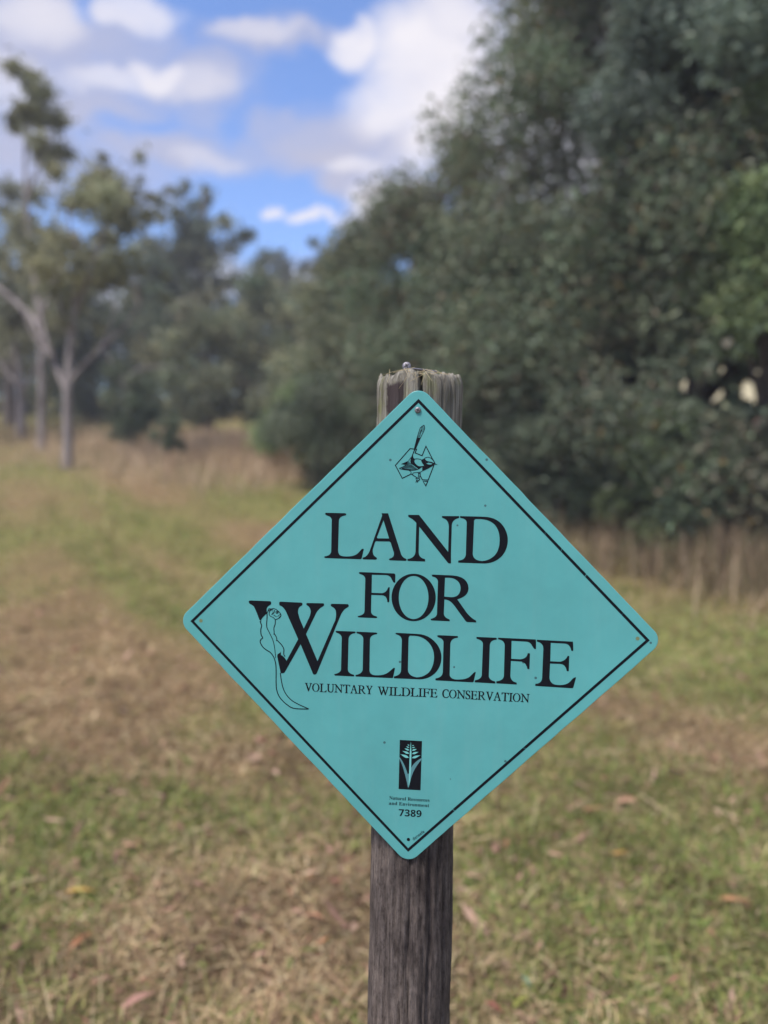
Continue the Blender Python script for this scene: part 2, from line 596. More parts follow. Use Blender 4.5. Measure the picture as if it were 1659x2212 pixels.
PAL_TALL = np.array([[.24, .17, .115], [.31, .23, .155], [.17, .125, .085], [.36, .28, .19], [.13, .13, .065], [.17, .145, .08]])
tall_grass('tall_dry_grass', [(1.0, 7.3, .5, .5), (1.9, 6.2, .45, .5), (2.9, 5.6, .6, .45), (4.2, 5.2, .8, .5), (6, 5.0, 1, .6)], 9500, .36, PAL_TALL,
           'tall brown dry grass standing along the foot of the dense trees')
tall_grass('tall_dry_grass', [(-6.2, 15.5, 1.5, 1.6), (-4.2, 14.5, 1.4, 1.6), (-2.8, 12.8, 1.2, 1.5), (-1.6, 11.2, .7, .9)], 22000, .42,
           np.array([[.52, .36, .25], [.58, .43, .30], [.43, .30, .20], [.60, .48, .33], [.36, .29, .17]]),
           'pinkish brown rank grass in the clearing by the small sapling')
tall_grass('tall_dry_grass', [(-13, 19, 2, 2), (-9.5, 18.5, 1.8, 1.6), (-7.6, 17.2, 1.2, 1.2)], 9000, .3, PAL_TALL,
           'pale dry grass under the row of smooth grey gum trunks')


# ------------------------------------------------------------------ trees
def tube(path, radii, sides=8, seed=0, rough=0.06):
    p = np.array(path, float); r = np.array(radii, float)
    # resample smoothly
    m = len(p)
    tt = np.linspace(0, m - 1, max(6, (m - 1) * 5 + 1))
    def cr(a):
        out = []
        for t in tt:
            i = min(int(t), m - 2); f = t - i
            p0, p1, p2, p3 = a[max(i - 1, 0)], a[i], a[i + 1], a[min(i + 2, m - 1)]
            out.append(.5 * ((2 * p1) + (-p0 + p2) * f + (2 * p0 - 5 * p1 + 4 * p2 - p3) * f * f + (-p0 + 3 * p1 - 3 * p2 + p3) * f ** 3))
        return np.array(out)
    c = cr(p); rr = np.maximum(cr(r[:, None])[:, 0], 1e-4)
    d = np.gradient(c, axis=0); d /= np.linalg.norm(d, axis=1)[:, None] + 1e-9
    ref = np.array([0.3, 0.95, 0.1])
    a = np.cross(d, ref); a /= np.linalg.norm(a, axis=1)[:, None] + 1e-9
    b = np.cross(d, a)
    th = np.linspace(0, 2 * pi, sides, endpoint=False)
    g = np.random.default_rng(seed)
    w = 1 + g.normal(0, rough, (len(c), sides))
    v = c[:, None] + rr[:, None, None] * w[:, :, None] * (np.cos(th)[None, :, None] * a[:, None] + np.sin(th)[None, :, None] * b[:, None])
    n = len(c)
    i = np.arange(n * sides).reshape(n, sides)
    j = np.roll(i, -1, 1)
    f = np.stack([i[:-1].ravel(), j[:-1].ravel(), j[1:].ravel(), i[1:].ravel()], 1)
    v = np.concatenate([v.reshape(-1, 3), c[-1:]])
    cap = np.stack([i[-1], j[-1], np.full(sides, len(v) - 1)], 1)
    return v, [f, cap]


def join(parts):
    vs_, q, t, off = [], [], [], 0
    for v, fl in parts:
        vs_.append(v)
        for f in fl:
            (q if f.shape[1] == 4 else t).append(f + off)
        off += len(v)
    out = []
    if q: out.append(np.concatenate(q))
    if t: out.append(np.concatenate(t))
    return np.concatenate(vs_), out


def leaf_quads(C, L_, W, col, droop=0.0, g=rng):
    n = len(C)
    a = g.normal(0, 1, (n, 3)); a[:, 2] = a[:, 2] * .8 - droop
    a /= np.linalg.norm(a, axis=1)[:, None]
    b = np.cross(a, g.normal(0, 1, (n, 3))); b /= np.linalg.norm(b, axis=1)[:, None] + 1e-9
    nrm = np.cross(a, b)
    A = a * (L_ / 2)[:, None]; Bv = b * (W / 2)[:, None]
    fold = nrm * (W * .25)[:, None]
    v = np.stack([C - A, C + Bv + fold - A * .1, C + A, C - Bv + fold - A * .1], 1).reshape(-1, 3)
    f = np.arange(n * 4).reshape(n, 4)
    return v, f, np.repeat(col, 4, 0)


def bark(name, c1, c2, sc=3.0):
    m, nt, N, L, p = mat_new(name)
    p.inputs['Roughness'].default_value = .85
    p.inputs['Specular IOR Level'].default_value = .2
    g = N.new('ShaderNodeNewGeometry'); mp = N.new('ShaderNodeMapping')
    mp.inputs['Scale'].default_value = (1, 1, .25)
    L.new(g.outputs['Position'], mp.inputs[0])
    n = N.new('ShaderNodeTexNoise'); n.inputs['Scale'].default_value = sc * 3; n.inputs['Detail'].default_value = 6
    L.new(mp.outputs[0], n.inputs['Vector'])
    r = N.new('ShaderNodeValToRGB')
    r.color_ramp.elements[0].position = .35; r.color_ramp.elements[1].position = .62
    r.color_ramp.elements[0].color = (*c1, 1); r.color_ramp.elements[1].color = (*c2, 1)
    L.new(n.outputs['Fac'], r.inputs[0]); L.new(r.outputs[0], p.inputs['Base Color'])
    b = N.new('ShaderNodeBump'); b.inputs['Distance'].default_value = .03
    L.new(n.outputs['Fac'], b.inputs['Height']); L.new(b.outputs[0], p.inputs['Normal'])
    return m


BARK_GUM = bark('gum_bark', (.14, .115, .115), (.30, .265, .255))
BARK_DARK = bark('dark_bark', (.05, .04, .035), (.13, .105, .09))
BARK_MID = bark('grey_brown_bark', (.10, .075, .065), (.22, .17, .14))
BARK_ORANGE = bark('rusty_bark', (.20, .12, .075), (.32, .22, .14))

OLIVE = np.array([[.25, .25, .14], [.22, .225, .13], [.28, .265, .15], [.20, .215, .13]])
GREY = np.array([[.155, .20, .12], [.19, .225, .14], [.12, .155, .10], [.215, .235, .14], [.14, .20, .115], [.22, .20, .135]]) * .88
DARK = np.array([[.085, .125, .075], [.115, .15, .09], [.08, .11, .07], [.13, .15, .095]])
FRESH = np.array([[.16, .235, .095], [.19, .255, .105], [.14, .205, .09], [.21, .26, .11]])
BLUEG = np.array([[.12, .165, .13], [.14, .185, .14], [.10, .14, .115], [.16, .195, .145]])


def crown(parent, clumps, n, pal, leaf, aspect=.3, droop=.2, seed=0, holes=(), flecks=None, flat=.8, name='crown', jit=.16, soft=False):
    """clumps: rows x, y, z, r. Leaves gather in clumps; each clump has its own tone"""
    g = np.random.default_rng(seed)
    q = np.array(clumps, float)
    w = q[:, 3] ** 2.2; w /= w.sum()
    i = g.choice(len(q), n, p=w)
    d = g.normal(0, 1, (n, 3)); d /= np.linalg.norm(d, axis=1)[:, None]
    rad = np.minimum(g.random(n) ** .5 * 1.08 + np.abs(g.normal(0, .10, n)), 1.5)
    if soft:
        rad = np.abs(g.normal(0, .62, n))
    # ragged rim and sprays inside each clump
    lump = VN.fbm(d[:, 0] * 2.1 + q[i, 0] * 3 + 40, d[:, 1] * 2.1 + q[i, 1] * 3 + 40, d[:, 2] * 2.1 + q[i, 2] * 3 + 40, oct=3)
    C = q[i, :3] + d * (q[i, 3] * rad * (.45 + 1.2 * lump))[:, None] * np.array([1, 1, flat])
    tone = g.normal(0, .2, len(q))[i] + 1.1 * (VN2.fbm(C[:, 0] * 2.3 + 50, C[:, 1] * 2.3 + 50, C[:, 2] * 1.3 + 50, oct=3, rough=.65) - .5)
    pc = g.integers(0, len(pal), len(q))
    ci = np.where(g.random(n) < .62, pc[i], g.integers(0, len(pal), n))
    c = pal[ci] * (1 + tone + g.normal(0, jit, n))[:, None]
    if flecks is not None:
        k = g.random(n) < .06
        c[k] = flecks[g.integers(0, len(flecks), k.sum())]
    keep = C[:, 2] > gz(C[:, 0], C[:, 1]) + .03
    for (ha, hb, hr) in holes:
        ax_ = hb - ha
        t = np.clip((C - ha) @ ax_ / (ax_ @ ax_), 0, 1)
        dd = C - ha - t[:, None] * ax_
        wob = .45 + 1.2 * VN.fbm(C[:, 0] * 5 + 40, C[:, 1] * 5 + 40, C[:, 2] * 5 + 40, oct=3)
        keep &= (dd ** 2).sum(1) > (hr * wob) ** 2
    C, c = C[keep], c[keep]
    n = len(C)
    L_ = 1.2 * leaf * g.uniform(.6, 1.4, n)
    v, f, cc = leaf_quads(C, L_, L_ * 1.3 * aspect * g.uniform(.7, 1.3, n), c, droop, g)
    return obj_np(name, v, f, M_LEAF, parent, col=cc)


def bushy_tree(name, label, x, y, h, rad, n, pal, leaf=.07, seed=0, group=None, cat='tree', barkm=None, holes=(), lean=(0, 0), low=.04, aspect=.3, flecks=None, taper=.8, K=46):
    g = np.random.default_rng(seed + 100)
    z0 = float(gz(x, y))
    root = empty(name, (x, y, z0), label, cat, group)
    cl = []
    for k in range(K):
        t = low + (1 - low) * g.random() ** .9
        R = rad * (math.sin(pi * min(1, .12 + .80 * t ** taper)) ** .65)
        a = g.uniform(0, 2 * pi); rr = R * math.sqrt(g.uniform(.12, .9))
        r = rad * g.uniform(.34, .58) * (1 - .4 * t)
        cl.append((x + lean[0] * t + rr * math.cos(a), y + lean[1] * t + rr * math.sin(a), z0 + h * t * .95 + r * .2, r))
    cl.append((x + lean[0], y + lean[1], z0 + h * .95, rad * .2))
    barkm = barkm or BARK_DARK
    tp = [(x, y, z0 - .1)]
    for k in range(1, 5):
        t = k / 4
        tp.append((x + lean[0] * t + g.normal(0, .1) * rad, y + lean[1] * t + g.normal(0, .1) * rad, z0 + h * .62 * t))
    r0 = .018 * h + .02
    v, f = tube(tp, [r0 * 1.3, r0, r0 * .75, r0 * .5, r0 * .15], 8, seed)
    obj_np('trunk', v, f, barkm, root, smooth=True)
    for k in range(7):
        c = cl[g.integers(0, len(cl))]
        t = np.clip((c[2] - z0) / h - .22, .08, .8)
        t = min(t, .6)
        s = np.array([x + lean[0] * t, y + lean[1] * t, z0 + h * t])
        e = np.array(c[:3])
        mid = (s + e) / 2 + np.array([0, 0, -.05 * h * g.random()])
        v, f = tube([s, mid, e], [r0 * .45, r0 * .28, r0 * .06], 6, seed + k)
        obj_np('limb', v, f, barkm, root, smooth=True)
    crown(root, cl, n, pal, leaf, aspect=aspect, seed=seed, holes=holes, flecks=flecks)
    return root


FLECK = np.array([[.22, .14, .06], [.26, .19, .07], [.18, .12, .08], [.16, .09, .07]])
# gaps low in the dense trees where the pale wall beyond shows through
HOLES = [(at(px, py, 4.5), at(px, py, 13), r) for px, py, r in (
    (1652, 828, .19), (1625, 845, .12), (1656, 741, .09), (1570, 803, .09), (1540, 850, .12), (1487, 833, .10), (1365, 821, .06), (1570, 741, .07), (1405, 828, .05),
(1640, 858, .10), (1655, 800, .09), (1612, 838, .07), (1515, 848, .05))]
GD = 'dense trees along the edge of the lawn'
SPEC = [
    # x, y, h, rad, n, palette, leaf, label
    (2.6, 8.6, 7.6, 1.9, 82000, GREY, .075, 'tall dense grey-green tree with rusty flecks rising behind the sign post'),
    (4.6, 8.2, 8.2, 2.25, 62000, GREY, .075, 'tallest dense grey-green tree, filling the sky above the right side of the sign'),
    (3.25, 9.5, 8.0, 1.7, 42000, GREY, .085, 'tall grey-green tree set back between the two tallest dense trees'),
    (.72, 10.6, 4.25, 1.4, 46000, GREY, .08, 'dense grey-green tree stepping down towards the gap of sky'),
    (1.12, 10.2, 4.9, .85, 20000, GREY, .08, 'slim grey-green tree in the notch left of the tallest dense trees'),
    (3.2, 7.0, 3.9, 1.3, 50000, GREY, .065, 'shorter grey-green tree with brown seed heads standing above the dry grass'),
    (1.6, 8.3, 3.5, 1.2, 44000, GREY, .07, 'rounded grey-brown tree just above the top of the wooden post'),
    (-0.15, 12.6, 4.0, 1.35, 42000, np.concatenate([OLIVE, GREY]), .085, 'low grey-green tree beside the far end of the clearing'),
    (5.6, 6.9, 3.6, 1.2, 40000, DARK, .065, 'dark bushy tree behind the tall brown grass at the edge of view'),
]
for k, (x, y, h, r, n, pal, lf, lab) in enumerate(SPEC):
    bushy_tree('wattle_tree', lab, x, y, h, r, n, pal, lf, seed=20 + k, group=GD, holes=HOLES, flecks=FLECK if k < 6 else None)
bushy_tree('wattle_tree', 'bright green feathery tree in front of the dense grey trees', 3.25, 6.1, 3.25, .75, 22000, FRESH, .06, seed=41, group=GD, holes=HOLES, low=.6, K=30)
bushy_tree('wattle_tree', 'blue-green drooping tree top high over the dense trees', 3.1, 7.0, 5.9, 1.2, 30000, BLUEG, .075, seed=43, group=GD, holes=HOLES, low=.66, K=26)
bushy_tree('wattle_tree', 'fresh green tree top reaching into the side of the view', 3.75, 6.6, 5.2, .7, 18000, FRESH, .065, seed=44, group=GD, holes=HOLES, low=.6, K=24)
# undergrowth shrubs at the foot of the trees
GS = 'shrubs at the foot of the dense trees'
for k, (x, y, h, r, n, pal, lab) in enumerate([
        (-1.35, 11.4, 1.5, .65, 9000, FRESH, 'bright green shrub at the near end of the brown clearing'),
        (-.9, 10.2, 1.6, .7, 9000, DARK, 'dark round shrub beside the bright green shrub'),
        (1.75, 7.1, 1.5, .65, 9000, DARK, 'low dark shrub to the right of the sign top'),
        (2.5, 6.6, 1.35, .6, 9000, np.concatenate([DARK, FRESH * .8]), 'blue-green shrub standing above the tall brown grass'),
        (3.4, 6.2, 1.3, .6, 8000, DARK, 'dark shrub half sunk in the tall brown grass'),
        (4.2, 6.0, 1.7, .6, 8000, np.concatenate([GREY, DARK]), 'grey-green shrub below the pale gap in the trees')]):
    bushy_tree('shrub', lab, x, y, h, r, n, pal, .055, seed=60 + k, group=GS, cat='shrub', K=22, holes=HOLES)


# far trees closing the view: built from clumps
def px_clumps(rows, depth):
    out = []
    for (px, py, r, *dd) in rows:
        dep = depth + (dd[0] if dd else 0)
        p = at(px, py, dep)
        out.append((p[0], p[1], p[2], r * dep / FPX))
    return out


def gum(name, label, base, depth, trunk_px, r0, limbs, clumps, n, pal, leaf, seed, group=None, barkm=None, aspect=.22, droop=.6, sub=5, flecks=None, cat='tree', spread=.66):
    g = np.random.default_rng(seed)
    b = at(*base, depth)
    z0 = float(gz(b[0], b[1]))
    b = np.array([b[0], b[1], z0])
    root = empty(name, tuple(b), label, cat, group)
    barkm = barkm or BARK_GUM
    tp = [b - np.array([0, 0, .15])] + [at(px, py, depth) for px, py in trunk_px]
    m = len(tp)
    v, f = tube(tp, [r0 * (1.25 if k == 0 else 1 - .75 * k / (m - 1)) for k in range(m)], 10, seed)
    obj_np('trunk', v, f, barkm, root, smooth=True)
    for k, (pts, ra, rb) in enumerate(limbs):
        dz = g.normal(0, .25, 1)[0]
        q = [at(px, py, depth + dz * j / max(1, len(pts) - 1)) for j, (px, py) in enumerate(pts)]
        v, f = tube(q, list(np.linspace(ra, rb, len(q))), 8, seed + k + 1)
        obj_np('limb', v, f, barkm, root, smooth=True)
    if clumps:
        cl = []
        for (x, y, z, r) in px_clumps(clumps, depth):
            for j in range(sub):
                o = np.clip(g.normal(0, spread, 3), -1.1, 1.1) * r * np.array([1, 1.3, 1.1])
                cl.append((x + o[0], y + o[1], z + o[2], r * g.uniform(.4, .85)))
        crown(root, cl, n, pal, leaf, aspect=aspect, droop=droop, seed=seed, flecks=flecks, soft=True)
    return root


GG = 'smooth grey gum trees on the slope'
gum('gum_tree', 'nearest smooth grey gum with a long limb reaching out over the clearing', (145, 1001), 12.2,
    [(147, 930), (146, 850), (152, 760), (158, 690), (163, 600), (168, 500)], .095,
    [([(144, 845), (112, 770), (92, 700), (80, 600), (72, 520)], .055, .015),
     ([(146, 835), (175, 795), (215, 755), (275, 700), (305, 650)], .045, .014),
     ([(158, 690), (190, 600), (225, 500)], .045, .012), ([(155, 735), (125, 640), (110, 540)], .045, .012), ([(163, 600), (215, 520), (262, 430)], .03, .008), ([(112, 770), (70, 720), (40, 640)], .045, .012),
     ([(165, 560), (150, 470), (165, 420)], .03, .008), ([(215, 755), (240, 700), (250, 640)], .03, .008)],
    [(140, 520, 50), (250, 580, 60), (180, 640, 50), (280, 450, 40), (170, 440, 62), (250, 430, 62), (230, 520, 75), (165, 560, 55), (290, 510, 50), (265, 385, 34), (195, 385, 34), (120, 600, 50), (310, 600, 34), (215, 610, 45), (330, 450, 26)],
    12000, OLIVE, .11, 201, GG)
gum('gum_tree', 'tall thin gum with one high tuft of leaves against the cloud', (90, 962), 15.2,
    [(90, 900), (90, 800), (86, 700), (70, 560), (58, 450), (55, 340), (62, 240)], .085,
    [([(95, 730), (70, 690), (35, 655), (-10, 615)], .09, .04), ([(86, 700), (120, 600), (150, 520)], .07, .02), ([(58, 430), (90, 340), (110, 290)], .04, .01)],
    [(62, 215, 38), (100, 265, 36), (42, 285, 34), (85, 320, 34), (70, 185, 22), (115, 345, 20), (55, 160, 14)],
    5600, OLIVE, .13, 202, GG, sub=4)
gum('gum_tree', 'small bare grey gum trunk behind the two nearer gums', (45, 945), 17.5,
    [(45, 900), (42, 820), (30, 740), (20, 650)], .12,
    [([(43, 850), (75, 800), (95, 740)], .06, .02), ([(42, 830), (10, 800), (-20, 740)], .07, .02)],
    [(20, 640, 60), (70, 700, 40)], 3000, OLIVE, .17, 203, GG)
GB = 'trees closing the far side of the clearing'
gum('tree', 'dark leafy tree behind the thin gum at the edge of view', (20, 900), 22, [(20, 800), (18, 650), (15, 520)], .2, [],
    [(20, 520, 80), (70, 560, 55), (-20, 600, 90), (60, 650, 70), (20, 720, 80), (-30, 480, 60), (95, 620, 40)], 15000, OLIVE, .2, 204, GB, BARK_DARK)
gum('tree', 'tall dark pointed tree standing behind the clearing', (430, 885), 28, [(430, 800), (432, 650), (438, 500), (441, 420)], .22, [],
    [(440, 425, 26), (430, 480, 45), (405, 530, 55), (470, 540, 50), (440, 600, 80), (380, 590, 55), (490, 620, 45), (420, 690, 85), (360, 680, 70), (500, 510, 28), (345, 480, 26), (380, 450, 28)],
    17000, np.concatenate([DARK, OLIVE * .8]), .24, 205, GB, BARK_DARK)
gum('tree', 'dark tree with pale bark between the near gum and the pointed tree', (310, 880), 24, [(310, 800), (306, 700), (290, 600)], .16,
    [([(308, 760), (270, 700), (240, 650)], .06, .02)],
    [(300, 640, 62), (350, 720, 62), (270, 720, 45), (310, 790, 70), (370, 800, 62), (250, 800, 45), (330, 590, 38), (215, 720, 45), (190, 800, 50), (120, 800, 45)], 15000, DARK, .2, 206, GB, BARK_MID)
gum('tree', 'olive bushy tree in the middle of the clearing edge', (450, 905), 19, [(450, 850), (452, 780), (455, 720)], .12, [],
    [(420, 720, 55), (470, 705, 50), (520, 740, 55), (400, 790, 50), (460, 790, 65), (530, 810, 60), (420, 850, 50), (490, 860, 55), (560, 860, 48)],
    15000, np.concatenate([OLIVE, GREY]), .15, 207, GB, BARK_DARK)
gum('tree', 'yellow-olive tree with a leaning rusty trunk below the gap of sky', (590, 925), 20, [(590, 850), (592, 760), (600, 690)], .12,
    [([(575, 790), (610, 740), (655, 680), (672, 640)], .10, .05)],
    [(600, 650, 42), (560, 690, 45), (640, 690, 42), (680, 650, 34), (600, 740, 55), (650, 760, 50), (560, 780, 45), (610, 830, 60), (660, 840, 50), (570, 610, 26)],
    14000, np.concatenate([OLIVE, OLIVE * 1.15, GREY]), .16, 208, GB, BARK_ORANGE)
gum('tree', 'dark green bush massed below the sky gap, above the bright shrub', (690, 965), 15, [(690, 900), (690, 830), (700, 760)], .1, [],
    [(700, 700, 45), (740, 640, 50), (690, 760, 60), (750, 730, 60), (650, 830, 50), (710, 830, 62), (770, 800, 60), (640, 890, 48), (700, 900, 60), (780, 620, 40), (790, 570, 34), (760, 880, 60)],
    17000, np.concatenate([OLIVE, GREY]), .11, 209, GB, BARK_DARK)
for k, (px, py, dep, rows, n, pal, lab) in enumerate([
    (200, 880, 27, [(180, 640, 60), (240, 660, 60), (200, 720, 70), (140, 700, 60), (260, 740, 60), (200, 790, 75), (130, 790, 65), (270, 810, 55), (190, 850, 60), (120, 850, 55), (250, 860, 50)], 15000, DARK, 'dark tree filling the gap behind the trunks of the grey gums'),
    (60, 890, 29, [(60, 690, 65), (0, 720, 70), (100, 740, 60), (40, 790, 75), (-30, 800, 70), (100, 810, 60), (50, 860, 55), (0, 860, 55)], 13000, OLIVE, 'olive tree far back behind the bare gum trunk'),
    (380, 885, 32, [(350, 600, 50), (400, 640, 60), (340, 670, 60), (390, 720, 70), (330, 760, 65), (420, 780, 65), (360, 830, 65), (310, 850, 50), (420, 850, 50), (300, 700, 40)], 15000, DARK * .9, 'darkest tree behind the yellow-olive and pointed trees'),
    (520, 890, 30, [(510, 660, 50), (560, 680, 55), (530, 730, 65), (580, 760, 60), (490, 790, 60), (540, 830, 60), (600, 850, 50), (480, 860, 50), (620, 700, 45)], 13000, OLIVE, 'broad olive tree farthest back under the gap of sky'),
    (700, 900, 28, [(650, 660, 40), (700, 650, 45), (660, 720, 55), (720, 710, 55), (690, 780, 60), (640, 800, 50), (740, 790, 55), (680, 850, 55), (740, 640, 36)], 12000, GREY, 'grey-green tree far back beside the leaning rusty trunk')]):
    gum('tree', lab, (px, py), dep, [(px, py - 80), (px + 3, py - 180), (px + 1, py - 260)], .16, [], rows, n, pal, .24, 230 + k, GB, BARK_DARK)
GF = 'far gums on the skyline'
gum('gum_tree', 'far round-headed gum on the skyline nearest the pointed tree', (585, 880), 48, [(585, 800), (586, 700), (588, 600)], .22,
    [([(587, 650), (565, 600), (556, 570)], .1, .03), ([(587, 640), (610, 600), (622, 580)], .1, .03)],
    [(585, 560, 26), (560, 580, 22), (615, 585, 24), (600, 610, 26), (560, 620, 24), (630, 620, 18)], 4200, DARK, .34, 211, GF, spread=.4)
gum('gum_tree', 'far flat-topped gum on the skyline beside the dense trees', (700, 890), 44, [(700, 800), (699, 700), (698, 620)], .22,
    [([(699, 650), (675, 600), (660, 575)], .1, .03), ([(699, 640), (722, 600), (738, 575)], .1, .03)],
    [(690, 560, 24), (665, 570, 20), (722, 572, 22), (745, 560, 22), (700, 590, 18), (775, 540, 22)], 3600, DARK, .3, 212, GF, spread=.4)
gum('shrub', 'dark drooping bush hanging low over the brown grass by the near gum', (280, 950), 14.2, [(282, 910), (280, 870), (275, 830)], .05, [],
    [(275, 905, 40), (300, 880, 34), (250, 880, 30), (280, 850, 40), (270, 935, 24)], 5000, DARK, .1, 213, None, BARK_DARK, cat='shrub')
gum('fallen_branch', 'bare grey dead branch stretched out beside the near gum', (275, 905), 16,
    [(272, 870), (262, 810), (255, 770)], .035,
    [([(264, 820), (300, 798), (350, 792), (395, 800)], .03, .012), ([(262, 810), (235, 775), (222, 740)], .026, .01)], [], 0, OLIVE, .1, 214, None, BARK_GUM, cat='branch')
# little sapling
gum('sapling', 'small round-headed sapling on a thin stem in the brown grass', (358, 1026), 10.9, [(360, 990), (362, 960), (365, 925)], .018, [],
    [(366, 940, 26), (358, 925, 18), (372, 955, 18), (366, 905, 14)], 2600, DARK * 1.05, .06, 215, None, BARK_MID, cat='sapling')


# pale building beyond the trees
def shed():
    p = at(1600, 800, 22)
    x, y = p[0], p[1]
    z0 = float(gz(x, y))
    root = empty('shed', (x, y, z0), 'pale cream shed glimpsed through the gap in the dense trees', 'shed')
    wall = simple('cream_boards', (.82, .74, .50), .7, var=.05, scale=3)
    roof = simple('roof_sheet', (.20, .12, .10), .6, var=.1, scale=3)
    hw, dp, h = 3.2, 2.5, 2.9
    def box(x0, x1, y0, y1, za, zb):
        v = np.array([(a, b, c) for c in (za, zb) for b in (y0, y1) for a in (x0, x1)], float) + np.array([x, y, z0])
        f = np.array([[0, 1, 3, 2], [4, 6, 7, 5], [0, 4, 5, 1], [2, 3, 7, 6], [0, 2, 6, 4], [1, 5, 7, 3]])
        return v, [f[:, ::-1]]
    for k in range(14):
        v, f = box(-hw, hw, -.012 - .006 * (k % 2), .1, k * h / 14 - .2 * (k == 0), (k + 1) * h / 14 - .012)
        obj_np('board', v, f, wall, root)
    v, f = join([box(-hw + .02, hw - .02, .12, dp, -.2, h)])
    obj_np('wall', v, f, wall, root)
    v = np.array([(-hw - .3, -.35, h - .05), (hw + .3, -.35, h - .05), (hw + .3, dp + .3, h + .5), (-hw - .3, dp + .3, h + .5)]) + np.array([x, y, z0])
    v = np.concatenate([v, v + np.array([0, 0, .07])])
    f = np.array([[3, 2, 1, 0], [4, 5, 6, 7], [0, 1, 5, 4], [1, 2, 6, 5], [2, 3, 7, 6], [3, 0, 4, 7]])
    obj_np('roof', v, f, roof, root)


shed()

# ------------------------------------------------------------------ sign pose (square plate solved from its four corners)
SC = np.array([0.02545, 0.10312, 0.61845])             # camera space: right, down, forward; border half-diagonal 0.2 m
r1 = np.array([.99794, .02645, -.09313]); r2 = np.array([.01877, -.99476, -.06956])
r1 /= np.linalg.norm(r1); r2 -= r1 * (r1 @ r2); r2 /= np.linalg.norm(r2)
r3 = np.cross(r1, r2)                                  # towards the viewer


def c2w(v):
    return v[0] * np.array([1.0, 0, 0]) - v[1] * UP + v[2] * FWD


S0 = CAM + c2w(SC)
AX, AY = c2w(r1), c2w(r2)
AZ = np.cross(AX, AY)
RS = np.stack([AX, AY, AZ], 1)
SIGN_M = Matrix([[*RS[0], S0[0]], [*RS[1], S0[1]], [*RS[2], S0[2]], [0, 0, 0, 1]])


def to_plate(px, py):
    """a point of the 2500 x 3333 photograph -> plate coordinates (metres)"""
    d = pix_dir(px * 1659 / 2500, py * 1659 / 2500)
    t = ((S0 - CAM) @ AZ) / (d @ AZ)
    q = CAM + d * t - S0
    return (q @ AX, q @ AY)


